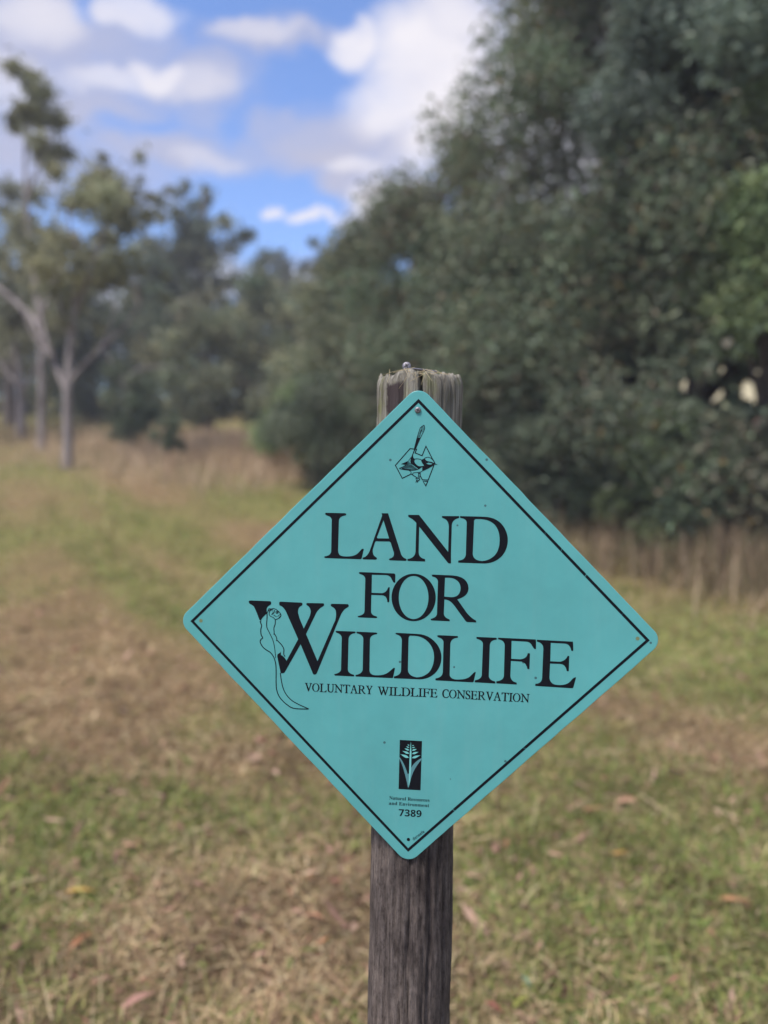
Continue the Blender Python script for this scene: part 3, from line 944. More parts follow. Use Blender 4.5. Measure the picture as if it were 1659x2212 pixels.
# ------------------------------------------------------------------ post
def build_post():
    R = .0385
    axis0 = S0 - AZ * (R + .0022)                      # touches the back of the plate
    up = AY + AX * -.006
    up /= np.linalg.norm(up)
    # top where the photograph shows it
    ts = np.linspace(.15, .4, 500)
    P = axis0 + up * ts[:, None]
    q = P - CAM
    py = 1106 - FPX * (q @ UP) / (q @ FWD)
    top = ts[np.argmin(np.abs(py - 812))]
    gnd = -(axis0[2] - float(gz(axis0[0], axis0[1]))) / up[2] - .12
    e1 = AX - up * (AX @ up); e1 /= np.linalg.norm(e1)
    e2 = np.cross(up, e1)                               # away from viewer or towards
    ns, nh = 128, 280
    h = np.concatenate([np.linspace(gnd, -.62, 30)[:-1], np.linspace(-.62, top, nh - 29)])
    th = np.linspace(0, 2 * pi, ns, endpoint=False)
    H, T = np.meshgrid(h, th, indexing='ij')
    cx, cy = np.cos(T) * 2.2 + 30, np.sin(T) * 2.2 + 30
    g1 = VN.fbm(cx * 5, cy * 5, H * 3.0 + 20, oct=4, rough=.6)
    g2 = VN2.fbm(cx * 1.3, cy * 1.3, H * 7 + 20, oct=3)
    gr = VN2(cx * 9, cy * 9, H * 5 + 9)
    rr = R * (1 + .010 * (top - H) / .6) + .0030 * (g1 - .5) + .0040 * (g2 - .5) + .0022 * (VN.fbm(cx * 4 + 9, cy * 4 + 9, H * 26 + 20, oct=3, rough=.65) - .5)
    rr -= .0012 * np.clip(1 - np.abs(gr - .5) / .05, 0, 1)
    # drying cracks that wander down the post
    for (a0, h0, h1, dep, wid, ph) in CRACKS:
        ac = a0 + .05 * np.sin(H * 14 + ph) + .03 * np.sin(H * 37 + ph * 2)
        d = np.abs((T - ac + pi) % (2 * pi) - pi)
        m = np.clip(1 - d / wid, 0, 1) * sstep(H, h0, h0 + .03) * (1 - sstep(H, h1 - .03, h1))
        rr -= dep * m
    # broken top rim and rounded edge
    rim = np.clip(1 - (top - H) / .012, 0, 1)
    rr -= .0035 * rim ** 2
    notch = np.clip((VN.fbm(np.cos(th) * 3 + 12, np.sin(th) * 3 + 12, oct=4) - .5) * .020, -.004, .003)
    jag = np.clip((VN2(np.cos(th) * 16 + 22, np.sin(th) * 16 + 22) - .5) * .0022, -.0012, .0012)
    H2 = H + (notch + jag)[None] * sstep(H, top - .05, top)
    C = axis0 + up * H2[..., None] + e1 * (np.cos(T) * rr)[..., None] + e2 * (np.sin(T) * rr)[..., None]
    v = C.reshape(-1, 3)
    n = len(h)
    i = np.arange(n * ns).reshape(n, ns); j = np.roll(i, -1, 1)
    f = [np.stack([i[:-1].ravel(), j[:-1].ravel(), j[1:].ravel(), i[1:].ravel()], 1)]
    # weathered end grain: inner rings
    prev = i[-1]
    off = len(v)
    for k, s in enumerate((.86, .6, .34, .12)):
        hh = top - .002 - .003 * VN(np.cos(th) * 3 * s + 5, np.sin(th) * 3 * s + 5) + notch * s
        ring = axis0 + up * hh[:, None] + e1 * (np.cos(th) * R * s)[:, None] + e2 * (np.sin(th) * R * s)[:, None]
        v = np.concatenate([v, ring])
        cur = np.arange(off, off + ns); off += ns
        f.append(np.stack([prev, np.roll(prev, -1), np.roll(cur, -1), cur], 1))
        prev = cur
    v = np.concatenate([v, (axis0 + up * (top - .004))[None]])
    f.append(np.stack([prev, np.roll(prev, -1), np.full(ns, off)], 1))
    base = axis0 + up * (gnd + .12)
    root = empty('wooden_post', tuple(base), 'round weathered grey wooden post holding up the turquoise sign', 'post')
    # material
    m, nt, N, L, p = mat_new('weathered_wood')
    p.inputs['Roughness'].default_value = .9
    p.inputs['Specular IOR Level'].default_value = .15
    tc = N.new('ShaderNodeTexCoord')
    def noise(scale, sz, det=6, rough=.65):
        mp = N.new('ShaderNodeMapping'); mp.inputs['Scale'].default_value = (1, 1, sz)
        L.new(tc.outputs['Object'], mp.inputs[0])
        q = N.new('ShaderNodeTexNoise'); q.inputs['Scale'].default_value = scale; q.inputs['Detail'].default_value = det
        q.inputs['Roughness'].default_value = rough
        L.new(mp.outputs[0], q.inputs['Vector']); return q.outputs['Fac']
    def ramp(f_, *st):
        r = N.new('ShaderNodeValToRGB'); e = r.color_ramp.elements
        e[0].position, e[0].color = st[0][0], (*st[0][1], 1)
        e[1].position, e[1].color = st[-1][0], (*st[-1][1], 1)
        for s in st[1:-1]:
            q = e.new(s[0]); q.color = (*s[1], 1)
        L.new(f_, r.inputs[0]); return r.outputs[0]
    def mix(f_, a, b, mode='MIX'):
        n_ = N.new('ShaderNodeMix'); n_.data_type = 'RGBA'; n_.blend_type = mode
        if isinstance(f_, float): n_.inputs[0].default_value = f_
        else: L.new(f_, n_.inputs[0])
        for s, q in ((n_.inputs[6], a), (n_.inputs[7], b)):
            if isinstance(q, tuple): s.default_value = (*q, 1)
            else: L.new(q, s)
        return n_.outputs[2]
    grain = noise(330, .05, 6, .75)
    big = noise(26, .35, 5, .6)
    body = ramp(grain, (.28, (.04, .034, .033)), (.50, (.115, .10, .096)), (.74, (.21, .19, .185)))
    tone = ramp(big, (.34, (.42, .38, .38)), (.5, (.85, .80, .78)), (.66, (1.35, 1.25, 1.16)))
    spots = ramp(noise(210, .45, 6, .8), (.36, (.45, .42, .42)), (.5, (1, 1, 1)), (.68, (1.5, 1.45, 1.4)))
    body = mix(1.0, body, tone, 'MULTIPLY')
    body = mix(.85, body, spots, 'MULTIPLY')
    topc = ramp(noise(300, .05, 6, .7), (.32, (.085, .077, .064)), (.5, (.185, .172, .145)), (.70, (.32, .305, .27)))
    lich = ramp(noise(75, .5, 4), (.52, (1, 1, 1)), (.70, (.80, .86, .55)))
    topc = mix(1.0, topc, lich, 'MULTIPLY')
    sepz = N.new('ShaderNodeSeparateXYZ'); L.new(tc.outputs['Object'], sepz.inputs[0])
    mr = N.new('ShaderNodeMapRange'); mr.interpolation_type = 'SMOOTHSTEP'
    topz = float((axis0 + up * top - base)[2])
    mr.inputs[1].default_value = topz - .40; mr.inputs[2].default_value = topz - .02
    L.new(sepz.outputs[2], mr.inputs[0])
    c = mix(mr.outputs[0], body, topc)
    # dark patch left where bark or tar clings near the top
    pc = axis0 + up * (top - .026) - e1 * .019 + AZ * .033 - base
    wob = N.new('ShaderNodeVectorMath'); wob.operation = 'MULTIPLY_ADD'
    nn = N.new('ShaderNodeTexNoise'); nn.inputs['Scale'].default_value = 130; nn.inputs['Detail'].default_value = 4
    L.new(tc.outputs['Object'], nn.inputs['Vector'])
    L.new(nn.outputs['Color'], wob.inputs[0]); wob.inputs[1].default_value = (.007, .007, .012)
    L.new(tc.outputs['Object'], wob.inputs[2])
    sx_ = N.new('ShaderNodeSeparateXYZ'); L.new(wob.outputs[0], sx_.inputs[0])
    def axis_(o_, c0, half):
        q1 = N.new('ShaderNodeMath'); q1.operation = 'SUBTRACT'; L.new(o_, q1.inputs[0]); q1.inputs[1].default_value = c0
        q2 = N.new('ShaderNodeMath'); q2.operation = 'ABSOLUTE'; L.new(q1.outputs[0], q2.inputs[0])
        q3 = N.new('ShaderNodeMath'); q3.operation = 'DIVIDE'; L.new(q2.outputs[0], q3.inputs[0]); q3.inputs[1].default_value = half
        return q3.outputs[0]
    mxx = N.new('ShaderNodeMath'); mxx.operation = 'MAXIMUM'
    L.new(axis_(sx_.outputs[0], pc[0] + .0035, .0075), mxx.inputs[0]); L.new(axis_(sx_.outputs[2], pc[2] + .006, .0165), mxx.inputs[1])
    pm = N.new('ShaderNodeMapRange'); pm.interpolation_type = 'SMOOTHSTEP'; L.new(mxx.outputs[0], pm.inputs[0])
    pm.inputs[1].default_value = .85; pm.inputs[2].default_value = 1.1; pm.inputs[3].default_value = 1; pm.inputs[4].default_value = 0
    c = mix(pm.outputs[0], c, mix(grain, (.024, .017, .018), (.085, .068, .07)))
    L.new(c, p.inputs['Base Color'])
    b = N.new('ShaderNodeBump'); b.inputs['Distance'].default_value = .0018; b.inputs['Strength'].default_value = .9
    L.new(grain, b.inputs['Height'])
    L.new(b.outputs[0], p.inputs['Normal'])
    obj_np('shaft', v, f, m, root, smooth=True)
    return root, axis0, up, e1, e2, top, R


CRACKS = [(4.10, -.66, .02, .004, .05, .3), (4.45, -.50, -.05, .004, .035, 1.2), (4.75, -.62, -.18, .006, .045, 2.1), (5.0, -.40, .0, .003, .03, .4),
          (5.25, -.66, -.12, .005, .04, 2.9), (4.3, -.3, .3, .003, .03, 5.), (4.85, .10, .35, .013, .06, 1.), (4.5, .15, .35, .003, .05, 2.),
          (5.3, .15, .35, .0025, .04, 3.), (5.55, .1, .35, .0025, .04, .5), (3.95, .12, .35, .003, .06, .8), (5.7, -.6, -.2, .004, .04, .9), (4.62, .05, .35, .003, .03, 4)]
# the side towards the viewer is angle 3*pi/2 when e2 points away from it
POST, P_AX, P_UP, P_E1, P_E2, P_TOP, P_R = build_post()


# screw and strap on top of the post, straw fibres
M_STEEL = simple('galvanised_steel', (.22, .21, .235), .55, .7, .5, .2, 300, .0004)
M_DARKIN = simple('screw_recess', (.03, .028, .03), .7)
M_STRAW = simple('straw_fibre', (.42, .34, .20), .8, var=.2, scale=60)


def disc_screw(c, nrm, upv, r, h, parent, rot=.3, shank=.03):
    """pan-head screw with a cross recess; returns the head"""
    nrm = nrm / np.linalg.norm(nrm)
    a = np.cross(upv, nrm); a /= np.linalg.norm(a); b = np.cross(nrm, a)
    prof = [(0.30, -shank), (.34, -.0015), (1.0, 0), (1.0, h * .35), (.86, h * .75), (.62, h * .97), (.0, h)]
    ns = 28
    th = np.linspace(0, 2 * pi, ns, endpoint=False)
    v = np.concatenate([c + nrm * z + (np.cos(th)[:, None] * a + np.sin(th)[:, None] * b) * r * max(q, .01) for q, z in prof])
    i = np.arange(len(prof) * ns).reshape(-1, ns); j = np.roll(i, -1, 1)
    f = np.stack([i[:-1].ravel(), j[:-1].ravel(), j[1:].ravel(), i[1:].ravel()], 1)
    head = obj_np('screw', v, [f], M_STEEL, parent, smooth=True)
    vv, ff = [], []
    for k in range(2):
        g = rot + k * pi / 2
        d = math.cos(g) * a + math.sin(g) * b; e = np.cross(nrm, d)
        o = c + nrm * (h * 1.02 + .00002 * k)
        vv.append(np.array([o + d * r * .58 + e * r * .07, o + d * r * .2 + e * r * .16, o - d * r * .2 + e * r * .16, o - d * r * .58 + e * r * .07,
                            o - d * r * .58 - e * r * .07, o - d * r * .2 - e * r * .16, o + d * r * .2 - e * r * .16, o + d * r * .58 - e * r * .07]))
        ff.append(np.arange(8)[None] + 8 * k)
    rec = bpy.data.objects.new('cross_recess', mesh_np('cross_recess', np.concatenate(vv) - np.array(parent.location), np.concatenate(ff), None, False, [M_DARKIN]))
    link(rec, head)
    return head


def post_top_bits():
    c = P_AX + P_UP * (P_TOP + .0055) - P_E1 * .0105 + AZ * (P_R * .62)
    disc_screw(c, AZ + P_UP * .15, P_UP, .0038, .0020, POST, .5, .012)
    # thin metal strap lying over the top, its end bent up under the screw
    a = P_AX + P_UP * (P_TOP + .0012) + AZ * (P_R * .55)
    pts = [a - P_E1 * .0135 + P_UP * .0015, a - P_E1 * .004 + P_UP * .0018, a + P_E1 * .006 + P_UP * .0006, a + P_E1 * .016 - P_UP * .0008]
    v = []
    for p_ in pts:
        for dz in (0, .0009):
            for dy in (-.006, .006):
                v.append(p_ + P_UP * dz + AZ * dy)
    f = []
    for k in range(3):
        o, q = 4 * k, 4 * (k + 1)
        f += [[o, o + 1, q + 1, q], [o + 2, q + 2, q + 3, o + 3], [o, q, q + 2, o + 2], [o + 1, o + 3, q + 3, q + 1]]
    f += [[0, 2, 3, 1], [12, 13, 15, 14]]
    obj_np('metal_strap', np.array(v), np.array(f), M_STEEL, POST)
    g = np.random.default_rng(5)
    parts = []
    for k in range(20):
        t = g.uniform(-.028, .012) if k < 15 else g.uniform(.0, .03)
        s = P_AX + P_UP * (P_TOP + g.uniform(-.002, .003)) + P_E1 * t + AZ * math.sqrt(max(P_R ** 2 - t * t, 0)) * g.uniform(.8, 1.0)
        d = P_E1 * g.normal(0, 1) + AZ * abs(g.normal(.2, .2)) - P_UP * abs(g.normal(.5, .6))
        d /= np.linalg.norm(d)
        L0 = g.uniform(.006, .020)
        bend = P_UP * g.normal(-.2, .6) + P_E1 * g.normal(0, .6)
        out = AZ * .0022
        v, fl = tube([s, s + d * L0 * .5 + bend * L0 * .12 + out, s + d * L0 + bend * L0 * .4 + out * .8], [.00016, .00014, .00006], 4, k)
        parts.append((v, fl))
    v, fl = join(parts)
    obj_np('straw_fibre', v, fl, M_STRAW, POST, kind='stuff')


post_top_bits()

# ------------------------------------------------------------------ the sign
SIGN = bpy.data.objects.new('sign', None)
SIGN.matrix_world = SIGN_M
link(SIGN, None, 'turquoise diamond-shaped wildlife sign with black lettering screwed to the wooden post', 'sign')


def child(name, v, f, mat, smooth=False, label=None, parent=None):
    me = mesh_np(name, np.array(v, float), f if isinstance(f, list) else np.array(f), None, smooth, [mat])
    o = bpy.data.objects.new(name, me)
    return link(o, parent or SIGN, label)


def sign_paint():
    m, nt, N, L, p = mat_new('turquoise_paint')
    tc = N.new('ShaderNodeTexCoord')
    p.inputs['Roughness'].default_value = .42
    p.inputs['Specular IOR Level'].default_value = .24
    n = N.new('ShaderNodeTexNoise'); n.inputs['Scale'].default_value = 9; n.inputs['Detail'].default_value = 8; n.inputs['Roughness'].default_value = .7
    L.new(tc.outputs['Object'], n.inputs['Vector'])
    r = N.new('ShaderNodeValToRGB'); e = r.color_ramp.elements
    e[0].position, e[0].color = .3, (*[c * .88 for c in TURQ], 1)
    e[1].position, e[1].color = .7, (*[c * 1.08 for c in TURQ], 1)
    L.new(n.outputs['Fac'], r.inputs[0])
    # chalky streaks where rain has run down
    mp = N.new('ShaderNodeMapping'); mp.inputs['Scale'].default_value = (1, .09, 1)
    L.new(tc.outputs['Object'], mp.inputs[0])
    ns = N.new('ShaderNodeTexNoise'); ns.inputs['Scale'].default_value = 55; ns.inputs['Detail'].default_value = 5; ns.inputs['Roughness'].default_value = .7
    L.new(mp.outputs[0], ns.inputs['Vector'])
    rs = N.new('ShaderNodeMapRange'); L.new(ns.outputs['Fac'], rs.inputs[0])
    rs.inputs[1].default_value = .48; rs.inputs[2].default_value = .75; rs.inputs[3].default_value = 0; rs.inputs[4].default_value = .12
    ms_ = N.new('ShaderNodeMix'); ms_.data_type = 'RGBA'
    L.new(rs.outputs[0], ms_.inputs[0]); L.new(r.outputs[0], ms_.inputs[6]); ms_.inputs[7].default_value = (.22, .36, .36, 1)
    # fly specks, thicker towards one corner of the plate
    v = N.new('ShaderNodeTexVoronoi'); v.inputs['Scale'].default_value = 85; v.inputs['Randomness'].default_value = 1
    L.new(tc.outputs['Object'], v.inputs['Vector'])
    sp = N.new('ShaderNodeMath'); sp.operation = 'LESS_THAN'; L.new(v.outputs['Distance'], sp.inputs[0]); sp.inputs[1].default_value = .1
    sc = N.new('ShaderNodeSeparateColor'); L.new(v.outputs['Color'], sc.inputs[0])
    s3 = N.new('ShaderNodeSeparateXYZ'); L.new(tc.outputs['Object'], s3.inputs[0])
    mr = N.new('ShaderNodeMapRange'); L.new(s3.outputs[0], mr.inputs[0])
    mr.inputs[1].default_value = -.2; mr.inputs[2].default_value = .2; mr.inputs[3].default_value = .02; mr.inputs[4].default_value = .14
    lt = N.new('ShaderNodeMath'); lt.operation = 'LESS_THAN'; L.new(sc.outputs[0], lt.inputs[0]); L.new(mr.outputs[0], lt.inputs[1])
    mu = N.new('ShaderNodeMath'); mu.operation = 'MULTIPLY'; L.new(sp.outputs[0], mu.inputs[0]); L.new(lt.outputs[0], mu.inputs[1])
    m2 = N.new('ShaderNodeMath'); m2.operation = 'MULTIPLY'; L.new(mu.outputs[0], m2.inputs[0]); m2.inputs[1].default_value = .75
    mx = N.new('ShaderNodeMix'); mx.data_type = 'RGBA'
    L.new(m2.outputs[0], mx.inputs[0]); L.new(ms_.outputs[2], mx.inputs[6]); mx.inputs[7].default_value = (.03, .045, .06, 1)
    L.new(mx.outputs[2], p.inputs['Base Color'])
    b = N.new('ShaderNodeBump'); b.inputs['Distance'].default_value = .0006; b.inputs['Strength'].default_value = .25
    L.new(n.outputs['Fac'], b.inputs['Height']); L.new(b.outputs[0], p.inputs['Normal'])
    return m


TURQ = (.094, .345, .352)
M_TURQ = sign_paint()
M_INK = simple('black_print', (.006, .007, .011), .5, spec=.12)
M_PALE = simple('pale_print', (.16, .47, .47), .8, spec=.08)
M_MUTE = simple('muted_print', (.085, .22, .245), .8, spec=.08)
M_HOLE = simple('dull_hole', (.15, .19, .10), .8)
D = .2117


def rounded_diamond(d, r, k=8):
    pts = []
    for q in range(4):
        a = pi / 2 * q
        cx, cy = (d - r * math.sqrt(2)) * math.cos(a), (d - r * math.sqrt(2)) * math.sin(a)
        for j in range(k + 1):
            t = a - pi / 4 + pi / 2 * j / k
            pts.append((cx + r * math.cos(t), cy + r * math.sin(t)))
    return np.array(pts)


def build_panel():
    o = rounded_diamond(D, .0114)
    # handled edge: slight dents along the sides
    n0 = len(o)
    fine = []
    for i in range(n0):
        a, b = o[i], o[(i + 1) % n0]
        m = max(1, int(np.linalg.norm(b - a) / .004))
        for j in range(m):
            fine.append(a + (b - a) * j / m)
    o = np.array(fine)
    dent = (VN.fbm(o[:, 0] * 60 + 50, o[:, 1] * 60 + 50, oct=3) - .5) * .0011
    o = o * (1 + dent / np.linalg.norm(o, axis=1))[:, None]
    n = len(o)
    inn = o * (1 - .0005 / D)
    rings = [(o * (1 - .0004 / D), -.0018), (o, -.0014), (o, -.0003), (inn, 0.0)]
    v = np.concatenate([np.c_[q, np.full(n, z)] for q, z in rings])
    i = np.arange(4 * n).reshape(4, n); j = np.roll(i, -1, 1)
    f = np.stack([i[:-1].ravel(), j[:-1].ravel(), j[1:].ravel(), i[1:].ravel()], 1)
    me_faces = [f]
    tri = [t for t in tessellate_polygon([[Vector((p[0], p[1], 0)) for p in inn]])]
    front = np.array(tri) + 3 * n
    a = v[front[:, 0], :2]; b = v[front[:, 1], :2]; c = v[front[:, 2], :2]
    cr = (b[:, 0] - a[:, 0]) * (c[:, 1] - a[:, 1]) - (b[:, 1] - a[:, 1]) * (c[:, 0] - a[:, 0])
    front = np.where((cr < 0)[:, None], front[:, ::-1], front)
    back = front[:, ::-1] - 3 * n
    me_faces.append(np.concatenate([front, back]))
    child('panel', v, me_faces, M_TURQ)


build_panel()
ZP = .00012


def flat_mesh(loops_list, z=ZP):
    """loops_list: [[outer, hole, ...], ...] in plate coordinates -> v, tri"""
    V, F, off = [], [], 0
    for loops in loops_list:
        tri = tessellate_polygon([[Vector((p[0], p[1], 0)) for p in lp] for lp in loops])
        pts = [p for lp in loops for p in lp]
        P = np.array(pts)
        t = np.array(tri)
        a, b, c = P[t[:, 0]], P[t[:, 1]], P[t[:, 2]]
        cr = (b[:, 0] - a[:, 0]) * (c[:, 1] - a[:, 1]) - (b[:, 1] - a[:, 1]) * (c[:, 0] - a[:, 0])
        t = np.where((cr < 0)[:, None], t[:, ::-1], t)
        V.append(np.c_[P, np.full(len(P), z)]); F.append(t + off); off += len(P)
    return np.concatenate(V), np.concatenate(F)


def path(s):
    """small SVG-like path (M L Q Z) -> list of loops"""
    loops, cur, pos = [], [], None
    for cmd, body in re.findall(r'([MLQZ])([^MLQZ]*)', s):
        nums = [float(q) for q in re.findall(r'-?[\d.]+', body)]
        if cmd == 'Z':
            loops.append(cur); cur = []
        elif cmd in 'ML':
            for k in range(0, len(nums), 2):
                pos = (nums[k], nums[k + 1]); cur.append(pos)
        else:
            for k in range(0, len(nums), 4):
                c, e = (nums[k], nums[k + 1]), (nums[k + 2], nums[k + 3])
                for j in range(1, 7):
                    t = j / 6
                    cur.append(tuple((1 - t) ** 2 * pos[m] + 2 * t * (1 - t) * c[m] + t * t * e[m] for m in (0, 1)))
                pos = e
    if cur:
        loops.append(cur)
    return loops


def place(loops, o, s):
    return [[to_plate(o[0] + x / s, o[1] + y / s) for x, y in lp] for lp in loops]


def ell(cx, cy, rx, ry, n=48, rot=0.0):
    return [(cx + rx * math.cos(t) * math.cos(rot) - ry * math.sin(t) * math.sin(rot), cy + rx * math.cos(t) * math.sin(rot) + ry * math.sin(t) * math.cos(rot))
            for t in np.linspace(0, 2 * pi, n, endpoint=False)]


ZL, ZN, ZF = ((1040, 1640), 5.184), ((1320, 1640), 4.608), ((1150, 1840), 4.046)
ZW, ZI, ZE = ((790, 1930), 4.484), ((1070, 2030), 3.95), ((1400, 2050), 3.318)
GLY = {}
def G(key, zone, s, extra=None):
    lp = path(s) if s else []
    if extra:
        lp = lp + extra
    GLY[key] = place(lp, *zone)


G('L1', ZL, "M95,165 Q100,150 125,151 L430,158 Q455,165 452,182 Q448,195 425,198 Q345,210 328,275 L314,780 Q316,840 345,865 Q380,888 460,888 Q560,888 620,855 Q660,830 705,770 Q730,748 748,765 L712,920 Q708,935 690,935 L95,915 Q78,908 82,892 Q90,885 120,880 Q190,865 198,800 L207,270 Q200,215 130,198 Q98,190 95,165 Z")
G('A1', ZL, "M1048,158 L1158,160 L1378,850 Q1400,905 1455,925 Q1470,930 1470,945 Q1465,962 1450,962 L1190,953 Q1172,948 1175,932 Q1180,922 1210,915 Q1265,890 1255,825 L1203,660 Q1195,638 1175,636 L960,632 Q940,634 935,655 L900,770 Q890,860 945,895 Q972,908 970,925 Q965,942 945,942 L740,937 Q724,930 726,915 Q735,900 765,898 Q815,870 845,800 L1058,195 Q1050,175 1048,158 Z M1080,278 L1175,585 L985,582 Q968,578 970,560 Z")
G('N1', ZN, "M42,165 L195,166 Q205,168 212,178 L640,720 L650,340 Q645,235 555,212 Q545,205 547,183 L800,184 Q806,186 805,212 Q700,235 694,320 L682,740 L683,893 L652,894 Q640,890 630,878 L206,342 L197,725 Q200,810 290,828 Q297,832 295,865 L32,856 Q28,840 30,828 Q140,815 150,720 L162,285 Q110,225 45,198 Q38,185 42,165 Z")
G('D1', ZN, "M818,184 L1175,193 Q1350,200 1440,300 Q1535,410 1535,550 Q1530,700 1430,800 Q1330,890 1190,895 L792,882 Q790,865 792,850 Q895,845 905,760 L918,290 Q920,220 820,212 Z M1060,228 L1130,229 Q1260,235 1340,315 Q1412,400 1412,540 Q1412,680 1345,765 Q1265,850 1150,858 Q1010,850 1008,745 L1028,265 Q1030,232 1060,228 Z")
G('F1', ZF, "M72,100 Q80,88 100,89 L530,107 Q552,110 554,125 L553,225 Q545,235 530,225 Q515,205 500,170 Q475,128 420,128 L245,125 L241,362 L380,367 Q440,355 455,300 Q465,282 480,292 L474,480 Q462,495 448,483 Q445,400 380,395 L238,390 L234,610 Q240,660 305,672 Q318,680 315,690 L300,696 L70,686 Q55,680 60,668 Q145,655 148,605 L158,180 Q155,130 85,115 Z")
G('O1', ZF, "", [ell(795, 423.5, 291, 312.5, 64), ell(794.5, 424, 196, 284, 64)])
G('R1', ZF, "M1035,128 Q1045,122 1060,123 L1310,133 Q1515,150 1518,305 Q1515,410 1370,448 L1490,620 Q1555,700 1612,725 Q1622,735 1618,752 L1500,748 Q1485,742 1475,728 L1330,530 Q1270,450 1200,450 L1192,640 Q1200,690 1265,712 Q1275,720 1268,737 L1030,726 Q1018,720 1020,706 Q1095,690 1102,640 L1115,215 Q1110,160 1045,150 Q1033,142 1035,128 Z M1208,165 Q1300,155 1360,195 Q1415,235 1413,310 Q1405,420 1290,420 L1198,412 Z")
G('W1', ZW, "M88,130 Q92,110 115,110 L395,120 Q420,125 417,150 Q415,175 395,180 Q355,200 350,240 L352,275 Q345,300 310,330 Q270,360 265,400 L245,395 Q200,270 165,200 Q140,175 110,162 Q90,150 88,130 Z")
G('W2', ZW, "M535,140 Q540,126 555,127 L855,141 Q875,145 873,170 Q868,185 845,195 Q805,215 808,290 L830,370 L892,520 L970,360 Q1000,290 990,250 Q975,200 945,185 Q925,175 930,155 Q940,145 960,147 L1175,151 Q1192,155 1190,180 Q1180,195 1150,210 Q1090,250 1065,310 L925,600 L1092,995 L1350,400 Q1370,330 1360,270 Q1350,220 1300,200 Q1283,190 1286,172 Q1292,158 1310,158 L1530,163 Q1552,170 1548,195 Q1535,210 1500,230 Q1450,270 1420,350 L1085,1165 Q1075,1190 1050,1192 Q1025,1190 1020,1165 L845,750 L622,1145 Q605,1172 590,1173 L555,1172 L505,930 Q500,895 530,882 Q550,875 560,855 Q555,885 560,905 Q610,930 640,990 L810,675 L640,290 Q600,200 540,182 Q530,170 535,140 Z")
G('I1', ZI, "M90,97 Q95,92 110,93 L340,101 Q346,105 344,118 Q335,125 310,128 Q258,145 255,205 L246,590 Q250,640 320,655 Q330,660 328,675 L320,679 L80,667 Q70,660 74,648 Q150,635 158,590 L168,185 Q165,135 105,118 Q88,110 90,97 Z")
G('L2', ZI, "M358,106 L365,103 L610,114 Q625,118 624,128 Q620,138 600,138 Q535,150 530,205 L524,600 Q530,660 600,663 Q720,670 780,615 Q810,590 830,570 Q845,565 852,575 L828,690 Q825,700 812,700 L348,679 Q343,670 346,660 Q430,645 437,590 L445,195 Q440,140 365,125 Q355,118 358,106 Z")
G('D2', ZI, "M858,125 Q865,117 880,118 L1130,131 Q1290,135 1390,260 Q1450,340 1450,440 Q1445,560 1365,640 Q1280,715 1170,716 L838,702 L838,678 Q925,665 930,600 L940,210 Q935,155 875,140 Q858,135 858,125 Z M1050,155 L1110,156 Q1225,165 1300,260 Q1355,335 1355,430 Q1350,560 1285,630 Q1215,690 1130,690 Q1020,670 1018,590 L1027,185 Q1030,160 1050,155 Z")
G('L3', ZE, "M75,65 Q85,57 100,58 L295,67 Q304,70 301,84 Q290,88 270,90 Q225,105 219,150 L211,490 Q225,535 285,537 Q390,540 430,505 L470,465 Q485,450 493,460 L470,560 Q465,568 450,567 L60,546 Q55,535 60,525 Q130,515 137,460 L145,130 Q140,95 85,80 Z")
G('I2', ZE, "M500,80 Q505,76 515,77 L715,86 Q722,90 720,106 Q650,110 645,165 L634,500 Q640,545 700,556 Q708,562 704,580 L483,567 Q480,555 485,545 Q550,535 558,490 L571,150 Q565,110 502,97 Z")
G('F2', ZE, "M735,85 L1140,104 Q1145,106 1144,205 Q1135,210 1125,205 Q1110,190 1095,160 Q1075,128 1030,127 L880,119 L876,313 L970,318 Q1045,315 1055,252 L1079,255 L1073,423 Q1060,428 1050,420 Q1035,345 975,342 L873,336 L867,500 Q875,560 935,570 L936,591 L715,578 L716,556 Q790,548 797,500 L806,165 Q800,110 735,103 Z")
G('E1', ZE, "M1153,107 L1540,128 Q1547,130 1546,225 Q1535,232 1525,225 Q1510,150 1450,148 L1303,141 L1298,340 L1400,345 Q1465,335 1485,282 L1503,283 L1498,445 Q1485,450 1475,445 Q1465,370 1400,368 L1296,365 L1289,520 Q1300,590 1370,595 Q1480,605 1520,550 Q1550,510 1577,513 L1548,620 Q1543,632 1530,631 L1137,606 Q1133,590 1140,583 Q1205,580 1210,520 L1223,200 Q1220,140 1153,127 Z")


def word(name, keys, label=None):
    for k in keys:
        v, f = flat_mesh([GLY[q] for q in k])
        child(name, v, f, M_INK, label=label)


word('letter', [['L1'], ['A1'], ['N1'], ['D1'], ['F1'], ['O1'], ['R1'], ['W1', 'W2'], ['I1'], ['L2'], ['D2'], ['L3'], ['I2'], ['F2'], ['E1']])


